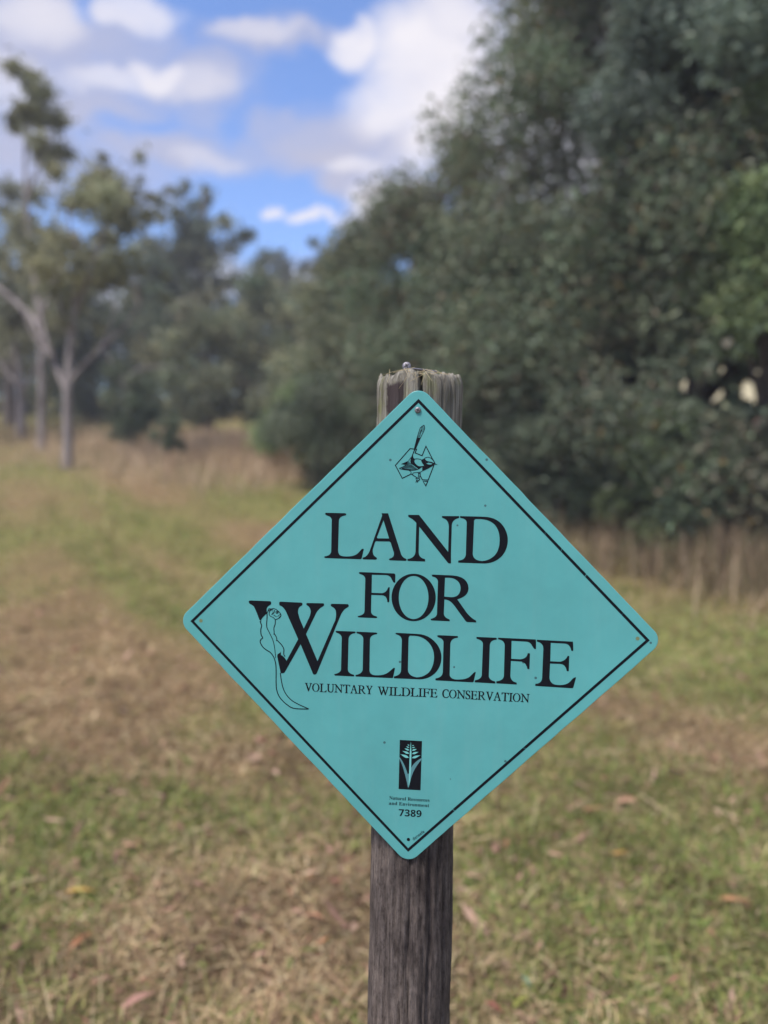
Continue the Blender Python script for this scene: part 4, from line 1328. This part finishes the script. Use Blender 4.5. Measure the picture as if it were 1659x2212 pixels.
# border line
def border():
    # thin black line with a few scratches through it
    o, i = .2000, .2000 - .0024 * math.sqrt(2)
    gaps = {0: [(.105, .0012), (.125, .0008), (.075, .0016), (.030, .0005)], 3: [(.14, .001), (.055, .0012)]}
    V, F = [], []
    for q in range(4):
        a, b = pi / 2 * q, pi / 2 * (q + 1)
        d0, d1 = np.array([math.cos(a), math.sin(a)]), np.array([math.cos(b), math.sin(b)])
        Ls = o * math.sqrt(2)
        cuts = sorted((g / Ls, w / Ls) for g, w in gaps.get(q, []))
        ts, cur = [], 0.0
        for t, w in cuts:
            ts.append((cur, t)); cur = t + w * .35
        ts.append((cur, 1.0))
        for t0, t1 in ts:
            k = len(V)
            sk0 = .006 if t0 > 0 else 0; sk1 = .006 if t1 < 1 else 0
            V += [(*(o * (d0 + (d1 - d0) * (t0 + sk0))), ZP), (*(o * (d0 + (d1 - d0) * (t1 + sk1))), ZP),
                  (*(i * (d0 + (d1 - d0) * t1)), ZP), (*(i * (d0 + (d1 - d0) * t0)), ZP)]
            F.append([k, k + 1, k + 2, k + 3])
    child('border_line', V, np.array(F), M_INK)


border()


# ---- line drawings: ribbons that follow smooth strokes
def smooth(pts, k=6):
    p = np.array(pts, float); m = len(p); out = []
    if m < 3:
        return p
    for i in range(m - 1):
        p0, p1, p2, p3 = p[max(i - 1, 0)], p[i], p[i + 1], p[min(i + 2, m - 1)]
        for j in range(k):
            f = j / k
            out.append(.5 * ((2 * p1) + (-p0 + p2) * f + (2 * p0 - 5 * p1 + 4 * p2 - p3) * f * f + (-p0 + 3 * p1 - 3 * p2 + p3) * f ** 3))
    out.append(p[-1])
    return np.array(out)


def stroke(pts, w, zone, curve=True, w1=None, closed=False):
    """-> plate-space v (n,2), quads; width in zoomed pixels"""
    if closed:
        pts = list(pts) + [pts[0]]
    p = smooth(pts) if curve else np.array(pts, float)
    p = np.array([to_plate(zone[0][0] + x / zone[1], zone[0][1] + y / zone[1]) for x, y in p])
    sc = .2 / 746 / zone[1]
    ww = 1.3 * np.linspace(w, w if w1 is None else w1, len(p)) * sc / 2
    d = np.gradient(p, axis=0)
    if closed and not curve:
        d[0] = d[-1] = p[1] - p[-2]
    d /= np.linalg.norm(d, axis=1)[:, None] + 1e-12
    n = np.stack([-d[:, 1], d[:, 0]], 1)
    if not curve:                                    # mitre
        for k in range(1, len(p) - 1):
            a = p[k] - p[k - 1]; b = p[k + 1] - p[k]
            a /= np.linalg.norm(a); b /= np.linalg.norm(b)
            na, nb = np.array([-a[1], a[0]]), np.array([-b[1], b[0]])
            m_ = na + nb; m_ /= np.linalg.norm(m_) + 1e-9
            n[k] = m_ / max(.35, m_ @ na)
    v = np.concatenate([p - n * ww[:, None], p + n * ww[:, None]])
    k = len(p); i = np.arange(k - 1)
    return v, np.stack([i, i + 1, i + 1 + k, i + k], 1)


def strokes(name, items, zone, mat=M_INK, z=ZP, fills=(), label=None):
    V, Q, off = [], [], 0
    for it in items:
        v, f = stroke(it[0], it[1], zone, **(it[2] if len(it) > 2 else {}))
        V.append(np.c_[v, np.full(len(v), z + .000002 * len(V))]); Q.append(f + off); off += len(v)
    fl = [np.concatenate(Q)] if Q else []
    if fills:
        v, t = flat_mesh([place(path(s) if isinstance(s, str) else s, *zone) for s in fills], z + .00004)
        V.append(v); fl.append(t + off)
    return child(name, np.concatenate(V), fl, mat, label=label)


ZG = ((800, 1950), 5.823)
NC = dict(curve=False)
strokes('glider_drawing', [
    ([(272, 420), (290, 470), (302, 508), (288, 560), (285, 620), (295, 685), (322, 735), (288, 765), (275, 820), (330, 915), (400, 970), (470, 1015), (530, 1100), (565, 1210), (576, 1350), (576, 1600), (592, 1740), (650, 1870), (780, 2000), (920, 2072), (1190, 2085)], 15),
    ([(655, 1400), (690, 1620), (750, 1780), (860, 1910), (1000, 1995), (1195, 2082)], 14),
    ([(402, 250), (404, 350), (398, 520), (450, 640), (515, 780), (548, 930), (568, 1120)], 16, dict(w1=9)),
    ([(285, 440), (292, 380), (340, 320), (395, 265), (440, 215), (490, 185), (545, 185), (600, 215), (650, 265), (668, 310), (640, 355), (595, 378), (560, 388), (520, 350), (470, 325), (445, 290), (450, 240), (480, 210), (515, 200)], 11),
    ([(420, 225), (435, 185), (470, 185), (480, 200)], 10),
    ([(558, 385), (558, 470), (534, 550), (540, 655), (525, 662)], 13), ([(540, 655), (580, 720), (590, 780), (575, 785)], 13),
    ([(590, 775), (680, 870), (722, 950), (720, 1040), (745, 1090)], 14),
    (ell(593, 250, 23, 23, 14), 8, dict(closed=True)), (ell(596, 252, 7, 7, 8), 9, dict(closed=True)),
    ([(528, 300), (560, 322), (592, 336)], 13, dict(w1=5)), ([(545, 208), (535, 255), (490, 298)], 12), ([(510, 215), (515, 250), (490, 290)], 5),
    ([(640, 300), (600, 330)], 7, NC), ([(655, 320), (625, 355)], 7, NC), ([(640, 280), (660, 300)], 9, NC)], ZG)

ZB = ((1260, 1370), 8.295)
strokes('wren_drawing', [
    ([(640, 1440), (410, 1550), (225, 1200), (620, 750), (795, 765), (758, 865), (945, 940), (1050, 685), (1215, 1010), (1295, 1145)], 19, NC),
    ([(1270, 1180), (1110, 1597), (955, 1592), (888, 1470)], 19, NC),
    ([(970, 1632), (1098, 1632), (1045, 1755)], 19, dict(curve=False, closed=True)),
    ([(895, 190), (812, 450), (735, 745)], 13), ([(895, 190), (985, 120), (1012, 150), (1005, 240), (905, 450), (775, 745)], 13),
    ([(985, 125), (920, 300), (850, 480)], 8), ([(950, 150), (880, 330), (825, 480)], 8), ([(1000, 170), (950, 300)], 8), ([(930, 240), (900, 350), (880, 430)], 16, dict(w1=5)),
    ([(755, 1028), (830, 1025), (900, 1040), (930, 1060)], 13), ([(1020, 1005), (1060, 987), (1110, 980), (1170, 1000), (1230, 1050), (1292, 1140)], 12),
    ([(555, 1125), (600, 1050), (645, 985)], 10),
    ([(335, 1275), (350, 1290), (450, 1312), (600, 1330), (720, 1330), (840, 1302), (920, 1250)], 16),
    ([(335, 1275), (440, 1230), (520, 1180), (610, 1105)], 9), ([(400, 1285), (600, 1300), (800, 1290)], 17), ([(380, 1262), (560, 1262), (770, 1262)], 12), ([(440, 1238), (600, 1232), (730, 1238)], 12),
    ([(480, 1210), (600, 1205), (700, 1215)], 11), ([(520, 1182), (600, 1178), (670, 1190)], 10), ([(560, 1150), (610, 1148), (650, 1158)], 10),
    ([(580, 1330), (645, 1372), (648, 1400), (640, 1430), (690, 1432), (720, 1400), (800, 1395), (900, 1380), (950, 1352)], 11),
    ([(655, 1435), (820, 1545)], 17, NC), ([(905, 1400), (870, 1420), (835, 1412)], 20), ([(858, 1430), (838, 1530)], 15, NC), ([(905, 1430), (870, 1540)], 13, NC),
    ([(770, 1570), (820, 1545), (880, 1575), (830, 1625), (785, 1600)], 17), ([(820, 1580), (775, 1662)], 15, NC), ([(850, 1600), (815, 1665)], 12, NC)], ZB, fills=[
    "M735,750 L775,745 L705,900 Q690,960 720,1005 L757,1028 Q730,1075 740,1110 Q790,1200 860,1222 Q930,1230 990,1210 Q950,1255 900,1272 Q870,1292 840,1290 L640,1150 L628,1100 L640,1000 Q690,900 735,750 Z",
    "M812,455 L905,455 L775,748 L733,752 Z",
    "M920,1055 L1020,1005 Q1030,1060 1085,1085 Q1150,1100 1200,1105 Q1250,1130 1290,1145 L1370,1185 L1285,1178 Q1150,1280 950,1360 Q950,1300 950,1245 L1000,1200 Q920,1120 920,1055 Z M1050,1150 L1120,1122 L1225,1150 L1190,1180 L1120,1176 Z",
    "M375,1167 L560,1085 L548,1150 L490,1188 Z"])

# ---- plant emblem
ZQ = ((1150, 2350), 4.1475)
v, f = flat_mesh([place(path("M628,242 L928,258 L908,922 L612,905 Z"), *ZQ)])
EMB = child('plant_emblem', v, f, M_INK)


def leaflet(x0, y0, x1, y1, w):
    a, b = np.array([x0, y0]), np.array([x1, y1])
    d = b - a; n = np.array([-d[1], d[0]]) / np.linalg.norm(d)
    ts = np.linspace(0, 1, 9)
    prof = np.sin(pi * ts ** 1.5) * w / 2
    up_ = [tuple(a + d * t + n * q) for t, q in zip(ts, prof)]
    dn = [tuple(a + d * t - n * q) for t, q in zip(ts[::-1][1:-1], prof[::-1][1:-1])]
    return up_ + dn


leaflets = [leaflet(*q) for q in ((632, 432, 752, 482, 34), (662, 390, 755, 426, 28), (688, 355, 756, 382, 22), (709, 328, 756, 346, 15), (728, 304, 758, 316, 12),
                                  (910, 448, 790, 486, 32), (886, 402, 792, 430, 27), (862, 364, 792, 384, 22), (840, 337, 793, 349, 14), (825, 312, 793, 321, 11))]
v, f = flat_mesh([place([q], *ZQ) for q in leaflets] + [place(path("M777,262 L786,420 L780,640 L772,770 L745,890 L755,650 L762,420 Z"), *ZQ)], ZP * 2.2)
child('frond', v, f, M_PALE, parent=EMB)
v, f = flat_mesh([place(path("M622,470 Q690,550 735,705 L754,690 L750,800 L740,898 Q715,760 690,680 Q665,580 622,495 Z M926,484 Q830,530 780,620 L774,790 L750,860 Q775,740 828,640 Q870,565 926,505 Z".split(' Z ')[0] + ' Z'), *ZQ),
                  place(path("M926,484 Q830,530 780,620 L774,790 L745,895 Q775,740 828,640 Q870,565 926,505 Z"), *ZQ)], ZP * 1.6)
child('blade', v, f, M_MUTE, parent=EMB)

# ---- small lettering: capitals from the big alphabet where it has them, otherwise drawn here in a 0..1 em box (y down)
def norm(key):
    lp = GLY[key]
    a = np.concatenate([np.array(q) for q in lp])
    mn, mxx = a.min(0), a.max(0)
    h = mxx[1] - mn[1]
    return [[((x - mn[0]) / h, (y - mn[1]) / h) for x, y in q] for q in lp], (mxx[0] - mn[0]) / h


def em(s, extra=None):
    lp = path(s) + (extra or [])
    return [[(x / 100, 1 - y / 100) for x, y in q] for q in lp], max(x for q in lp for x, y in q) / 100


CAPS = {c: norm(k) for c, k in (('L', 'L1'), ('A', 'A1'), ('N', 'N1'), ('D', 'D1'), ('F', 'F2'), ('O', 'O1'), ('R', 'R1'), ('I', 'I2'), ('E', 'E1'))}
CAPS['V'] = em("M0,0 L36,0 L36,4 L26,7 L50,74 L72,7 L60,4 L60,0 L90,0 L90,4 L80,8 L49,100 L43,100 L10,8 L0,4 Z")
CAPS['W'] = em("M0,0 L34,0 L34,4 L25,7 L46,74 L62,30 L54,8 L46,4 L46,0 L78,0 L78,4 L69,7 L91,74 L110,7 L99,4 L99,0 L128,0 L128,4 L118,8 L90,100 L84,100 L66,44 L46,100 L40,100 L10,8 L0,4 Z")
CAPS['U'] = em("M0,0 L38,0 L38,4 L27,8 L27,62 Q28,92 52,92 Q74,92 75,62 L75,8 L64,4 L64,0 L94,0 L94,4 L83,8 L83,64 Q80,101 48,101 Q13,101 12,66 L12,8 L0,4 Z")
CAPS['T'] = em("M2,0 L86,0 L88,24 L83,24 Q78,7 62,7 L52,7 L52,92 L64,96 L64,100 L24,100 L24,96 L36,92 L36,7 L26,7 Q10,7 5,24 L0,24 Z")
CAPS['Y'] = em("M0,0 L36,0 L36,4 L26,8 L46,46 L66,8 L56,4 L56,0 L84,0 L84,4 L74,8 L50,54 L50,92 L62,96 L62,100 L22,100 L22,96 L34,92 L34,56 L10,8 L0,4 Z")
CAPS['C'] = em("M74,4 L76,28 L71,28 Q66,7 46,7 Q16,8 16,50 Q17,92 48,93 Q68,92 76,74 L80,77 Q72,101 44,101 Q2,99 0,52 Q1,2 45,-1 Q60,-1 74,4 Z")
CAPS['S'] = em("M50,4 L52,26 L47,26 Q42,6 28,6 Q13,7 13,20 Q14,33 34,42 Q58,52 58,73 Q57,100 28,101 Q14,101 2,95 L0,70 L5,70 Q11,94 29,94 Q45,93 45,78 Q44,66 24,56 Q1,46 1,24 Q2,0 28,-1 Q38,-1 50,4 Z")


def small_word(text, p0, p1, cap):
    """word set between two baseline points (photo pixels), cap height in photo pixels"""
    a, b = np.array(to_plate(*p0)), np.array(to_plate(*p1))
    ex = b - a; width = np.linalg.norm(ex); ex /= width
    ey = np.array([-ex[1], ex[0]])
    h = cap * .2 / 746
    adv, x = [], 0
    kern = .03
    for c in text:
        adv.append(x); x += CAPS[c][1] + kern
    sx = width / (x - kern)
    out = []
    for c, x0 in zip(text, adv):
        out.append([[tuple(a + ex * (x0 + q[0]) * sx + ey * q[1] * h) for q in lp] for lp in CAPS[c][0]])
    return out


loops = small_word('VOLUNTARY', (992, 2250), (1212.5, 2260), 28.5) + small_word('WILDLIFE', (1229, 2262), (1423, 2270.5), 28.5) + small_word('CONSERVATION', (1439, 2271), (1722.5, 2287), 28.5)
v, f = flat_mesh(loops)
n0 = len(v)
v = np.concatenate([v, v + np.array([.00022, 0, .00002])])       # heavier strokes
f = np.concatenate([f, f + n0])
child('small_lettering', v, f, M_INK)


def font_text(name, text, p0, p1, cap, mat=M_INK, capref=None):
    """text in the built-in typeface, fitted between two baseline points (photo pixels)"""
    cu = bpy.data.curves.new('lettering', 'FONT')
    cu.body = text
    cu.size = 1
    cu.resolution_u = 3
    o = bpy.data.objects.new('lettering', cu)
    COL.objects.link(o)
    dg = bpy.context.evaluated_depsgraph_get()
    me = bpy.data.meshes.new_from_object(o.evaluated_get(dg))
    bpy.data.objects.remove(o); bpy.data.curves.remove(cu)
    n = len(me.vertices)
    co = np.zeros(n * 3, np.float32); me.vertices.foreach_get('co', co); co = co.reshape(-1, 3)[:, :2].astype(float)
    faces = [list(p.vertices) for p in me.polygons]
    bpy.data.meshes.remove(me)
    a, b = np.array(to_plate(*p0)), np.array(to_plate(*p1))
    ex = b - a; width = np.linalg.norm(ex); ex /= width
    ey = np.array([-ex[1], ex[0]])
    x0, x1 = co[:, 0].min(), co[:, 0].max()
    hh = co[:, 1].max() if capref is None else capref
    P = a + ((co[:, 0] - x0) / (x1 - x0) * width)[:, None] * ex + (co[:, 1] / hh * cap * .2 / 746)[:, None] * ey
    m = bpy.data.meshes.new(name)
    m.from_pydata([(p[0], p[1], ZP) for p in P], [], faces)
    m.polygons.foreach_set('use_smooth', np.zeros(len(faces), bool))
    m.materials.append(mat)
    return link(bpy.data.objects.new(name, m), SIGN)


def mb(s, up, lo, dg=None):
    return ''.join(chr(up + ord(c) - 65) if c.isupper() else chr(lo + ord(c) - 97) if c.islower() else chr(dg + ord(c) - 48) if c.isdigit() and dg else c for c in s)


font_text('small_lettering', mb('Natural Resources', 0x1D400, 0x1D41A), (1267, 2602), (1398, 2610), 11.2)
font_text('small_lettering', mb('and Environment', 0x1D400, 0x1D41A), (1265.7, 2619), (1397, 2627.3), 11.2)
font_text('number', mb('7389', 0, 0, 0x1D7EC), (1298, 2655.5), (1372, 2659.8), 23.5)
font_text('small_lettering', 'deneefe', (1347, 2736), (1383, 2709), 11.5)

# holes, screw
for (px, py, r, mt) in ((654, 2020.5, 6.2, M_HOLE), (2075.5, 2078.5, 6.2, M_HOLE), (1329.5, 2732.5, 5.6, M_INK)):
    c = to_plate(px, py)
    q = ell(c[0], c[1], r * .2 / 746, r * .2 / 746, 20)
    v, f = flat_mesh([[q]])
    child('hole', v, f, mt)


def sign_screw():
    c = np.array([*to_plate(1360, 1335), .0001])
    ns = 28; r = .00268; h = .0016
    prof = [(.3, -.03), (.34, -.002), (1.0, 0), (1.0, h * .4), (.88, h * .75), (.62, h * .97), (.01, h)]
    th = np.linspace(0, 2 * pi, ns, endpoint=False)
    v = np.concatenate([c + np.stack([np.cos(th) * r * q, np.sin(th) * r * q, np.full(ns, z)], 1) for q, z in prof])
    i = np.arange(len(prof) * ns).reshape(-1, ns); j = np.roll(i, -1, 1)
    f = np.stack([i[:-1].ravel(), j[:-1].ravel(), j[1:].ravel(), i[1:].ravel()], 1)
    s = child('screw', v, [f], M_STEEL, True)
    vv, ff = [], []
    for k in range(2):
        g = 1.2 + k * pi / 2
        d = np.array([math.cos(g), math.sin(g), 0]); e = np.array([-d[1], d[0], 0]); o = c + np.array([0, 0, h * 1.02 + .00002 * k])
        vv.append(np.array([o + d * r * .58 + e * r * .07, o + d * r * .2 + e * r * .17, o - d * r * .2 + e * r * .17, o - d * r * .58 + e * r * .07,
                            o - d * r * .58 - e * r * .07, o - d * r * .2 - e * r * .17, o + d * r * .2 - e * r * .17, o + d * r * .58 - e * r * .07]))
        ff.append(np.arange(8)[None] + 8 * k)
    child('cross_recess', np.concatenate(vv), np.concatenate(ff), M_DARKIN, parent=s)


sign_screw()


# ------------------------------------------------------------------ fallen leaves, stalks
def gum_leaf_mesh(seed, col):
    g = np.random.default_rng(seed)
    n = 9
    t = np.linspace(0, 1, n)
    w = np.sin(pi * np.clip(t * .96 + .02, 0, 1) ** .8) * .5 * (1 - .35 * t)
    bend = g.uniform(-.12, .12) * np.sin(pi * t)
    up = g.uniform(.02, .09) * np.sin(pi * t) + g.uniform(-.02, .04) * t
    fold = g.uniform(.1, .3)
    asp = g.uniform(.17, .26)
    c = np.stack([t - .5, bend, up + .006], 1)
    l = c + np.stack([0 * t, w * asp, w * asp * fold], 1); r = c + np.stack([0 * t, -w * asp, w * asp * fold], 1)
    v = np.concatenate([l, c, r])
    i = np.arange(n - 1)
    f = np.concatenate([np.stack([i, i + n, i + n + 1, i + 1], 1), np.stack([i + n, i + 2 * n, i + 2 * n + 1, i + n + 1], 1)])
    cc = np.tile(np.array(col), (3 * n, 1)) * (1 + g.normal(0, .08, (3 * n, 1)))
    return mesh_np('gum_leaf', v, f, cc, True, [M_GRASS])


PINK, TAN, RUST, GREENL, YEL = (.44, .25, .20), (.42, .31, .19), (.34, .16, .09), (.20, .30, .20), (.30, .30, .08)
LEAVES = [  # photo pixel, length, heading, colour, label
    (452, 3300, .11, 50, PINK, 'pink-brown gum leaf at the very bottom of the lawn, left of the post'),
    (62, 3110, .075, 80, PINK, 'upright pinkish gum leaf near the bottom left corner of the lawn'),
    (1025, 3025, .085, -35, (.42, .22, .14), 'orange-pink gum leaf lying closest to the left side of the post'),
    (1050, 3098, .05, 25, RUST, 'short red-brown leaf just below the orange-pink leaf beside the post'),
    (965, 3002, .05, -30, PINK, 'small pale pink leaf up and left of the orange-pink leaf by the post'),
    (38, 2770, .085, -60, PINK, 'pink gum leaf at the left edge of the lawn, above the pale dry stalk'),
    (430, 2780, .09, -25, (.40, .24, .16), 'thin tan-pink leaf in the green patch left of the sign'),
    (265, 2940, .11, 10, (.38, .25, .07), 'curled yellow-tan leaf on the green grass at the left'),
    (1545, 2890, .07, -30, PINK, 'pale pink gum leaf just right of the post below the sign'),
    (1690, 2885, .05, 60, (.46, .28, .22), 'small pale pink leaf right of the post, next to a larger pink one'),
    (1810, 2818, .08, -20, (.42, .27, .19), 'tan-pink leaf on the dry patch to the right of the post'),
    (2015, 2805, .07, 15, (.46, .27, .07), 'orange-yellow leaf lying on the lawn at the right'),
    (2390, 2965, .10, -12, (.34, .19, .10), 'rust-brown leaf near the right edge of the lawn'),
    (1700, 3300, .075, 40, YEL, 'yellow-green broad leaf at the bottom edge right of the post'),
    (1705, 3240, .075, -70, GREENL, 'blue-green gum leaf standing in the grass right of the post'),
    (1610, 3325, .06, -40, (.20, .07, .06), 'dark red leaf at the bottom edge close to the post'),
    (640, 2190, .12, 20, PINK, 'pale pink leaf patch on the lawn left of the sign corner'),
    (490, 2145, .12, -20, PINK, 'pink leaf on the lawn below the left sign corner'),
    (540, 2440, .09, 70, (.44, .29, .20), 'pale tan leaf standing at the dry ridge left of the sign'),
    (945, 2440, .09, 80, (.42, .27, .16), 'tan leaf standing upright under the left lower edge of the sign'),
    (850, 3150, .05, 10, PINK, 'short pink leaf among the straw left of the post'),
    (2040, 2640, .10, -25, (.42, .25, .17), 'pink-brown leaf on the bare strip right of the sign'),
    (1930, 2660, .09, 10, (.36, .20, .12), 'brown leaf on the bare strip nearest the lower right sign edge'),
]
for k, (px, py, ln, hd, col, lab) in enumerate(LEAVES):
    p = on_ground(px * .6636, py * .6636)
    o = bpy.data.objects.new('gum_leaf', gum_leaf_mesh(300 + k, col))
    o.location = (p[0], p[1], p[2] + .030)
    o.rotation_euler = (math.radians(rng.uniform(5, 30)), math.radians(rng.uniform(-14, 14)), math.radians(hd))
    ln *= .75
    o.scale = (ln, ln, ln)
    link(o, None, lab, 'leaf', 'fallen gum leaves on the lawn')
pool = [gum_leaf_mesh(400 + k, c) for k, c in enumerate((TAN, PINK, RUST, TAN, (.30, .19, .12)))]
for k in range(34):
    x, y = scatter(1, 1.5, 6.5, 1.3)
    o = bpy.data.objects.new('gum_leaf', pool[k % 5])
    o.location = (x[0], y[0], float(gz(x, y)[0]) + .02)
    ln = rng.uniform(.04, .085)
    o.rotation_euler = (math.radians(rng.uniform(-25, 25)), math.radians(rng.uniform(-14, 14)), rng.uniform(0, 2 * pi))
    o.scale = (ln, ln, ln)
    link(o, None, 'small dry brown gum leaf half hidden in the grass', 'leaf', 'small dry leaves in the grass')

STALKS = [((790, 3015), (925, 3108), .0022, 'pale dry stalk lying slanted in the straw left of the post'),
          ((520, 3330), (565, 3200), .0020, 'tan dry stalk rising from the bottom edge beside the pink-brown leaf'),
          ((650, 3195), (830, 3180), .0018, 'long thin tan stalk lying level left of the post'),
          ((0, 2930), (150, 2890), .0032, 'broad grey-tan dry stalk at the left edge of the lawn'),
          ((130, 2955), (260, 2855), .0022, 'yellow-green long stem crossing the grass at the left'),
          ((1720, 3120), (1830, 3230), .0022, 'brown dry stalk slanting through the grass right of the post'),
          ((1900, 3240), (1995, 3320), .0022, 'brown dry stalk slanting near the bottom right of the lawn')]
for k, (a, b, r, lab) in enumerate(STALKS):
    p, q = on_ground(a[0] * .6636, a[1] * .6636), on_ground(b[0] * .6636, b[1] * .6636)
    m = (p + q) / 2 + np.array([0, 0, .03]) + (q - p)[[1, 0, 2]] * np.array([-.06, .06, 0])
    p, q = p + np.array([0, 0, .022]), q + np.array([0, 0, .03])
    v, f = tube([p, m, q], [r, r * .9, r * .4], 6, k)
    obj_np('dry_stalk', v, f, M_STRAW, None, smooth=True, label=lab, cat='stalk', group='dry stalks on the lawn')

# ------------------------------------------------------------------ air
def haze():
    x0, x1, y0, y1, z0, z1 = -70, 70, -8, 75, -2.0, 16.0
    v = np.array([(a, b, c) for c in (z0, z1) for b in (y0, y1) for a in (x0, x1)], float)
    f = np.array([[0, 2, 3, 1], [4, 5, 7, 6], [0, 1, 5, 4], [2, 6, 7, 3], [0, 4, 6, 2], [1, 3, 7, 5]])
    m = bpy.data.materials.new('thin_haze'); m.use_nodes = True
    N, L = m.node_tree.nodes, m.node_tree.links
    N.clear()
    o = N.new('ShaderNodeOutputMaterial'); p = N.new('ShaderNodeVolumePrincipled')
    p.inputs['Color'].default_value = (.86, .88, .97, 1)
    p.inputs['Density'].default_value = HAZE
    L.new(p.outputs[0], o.inputs['Volume'])
    obj_np('haze', v, f, m, kind='stuff', label='thin pale haze in the air')


HAZE = 0.003
haze()
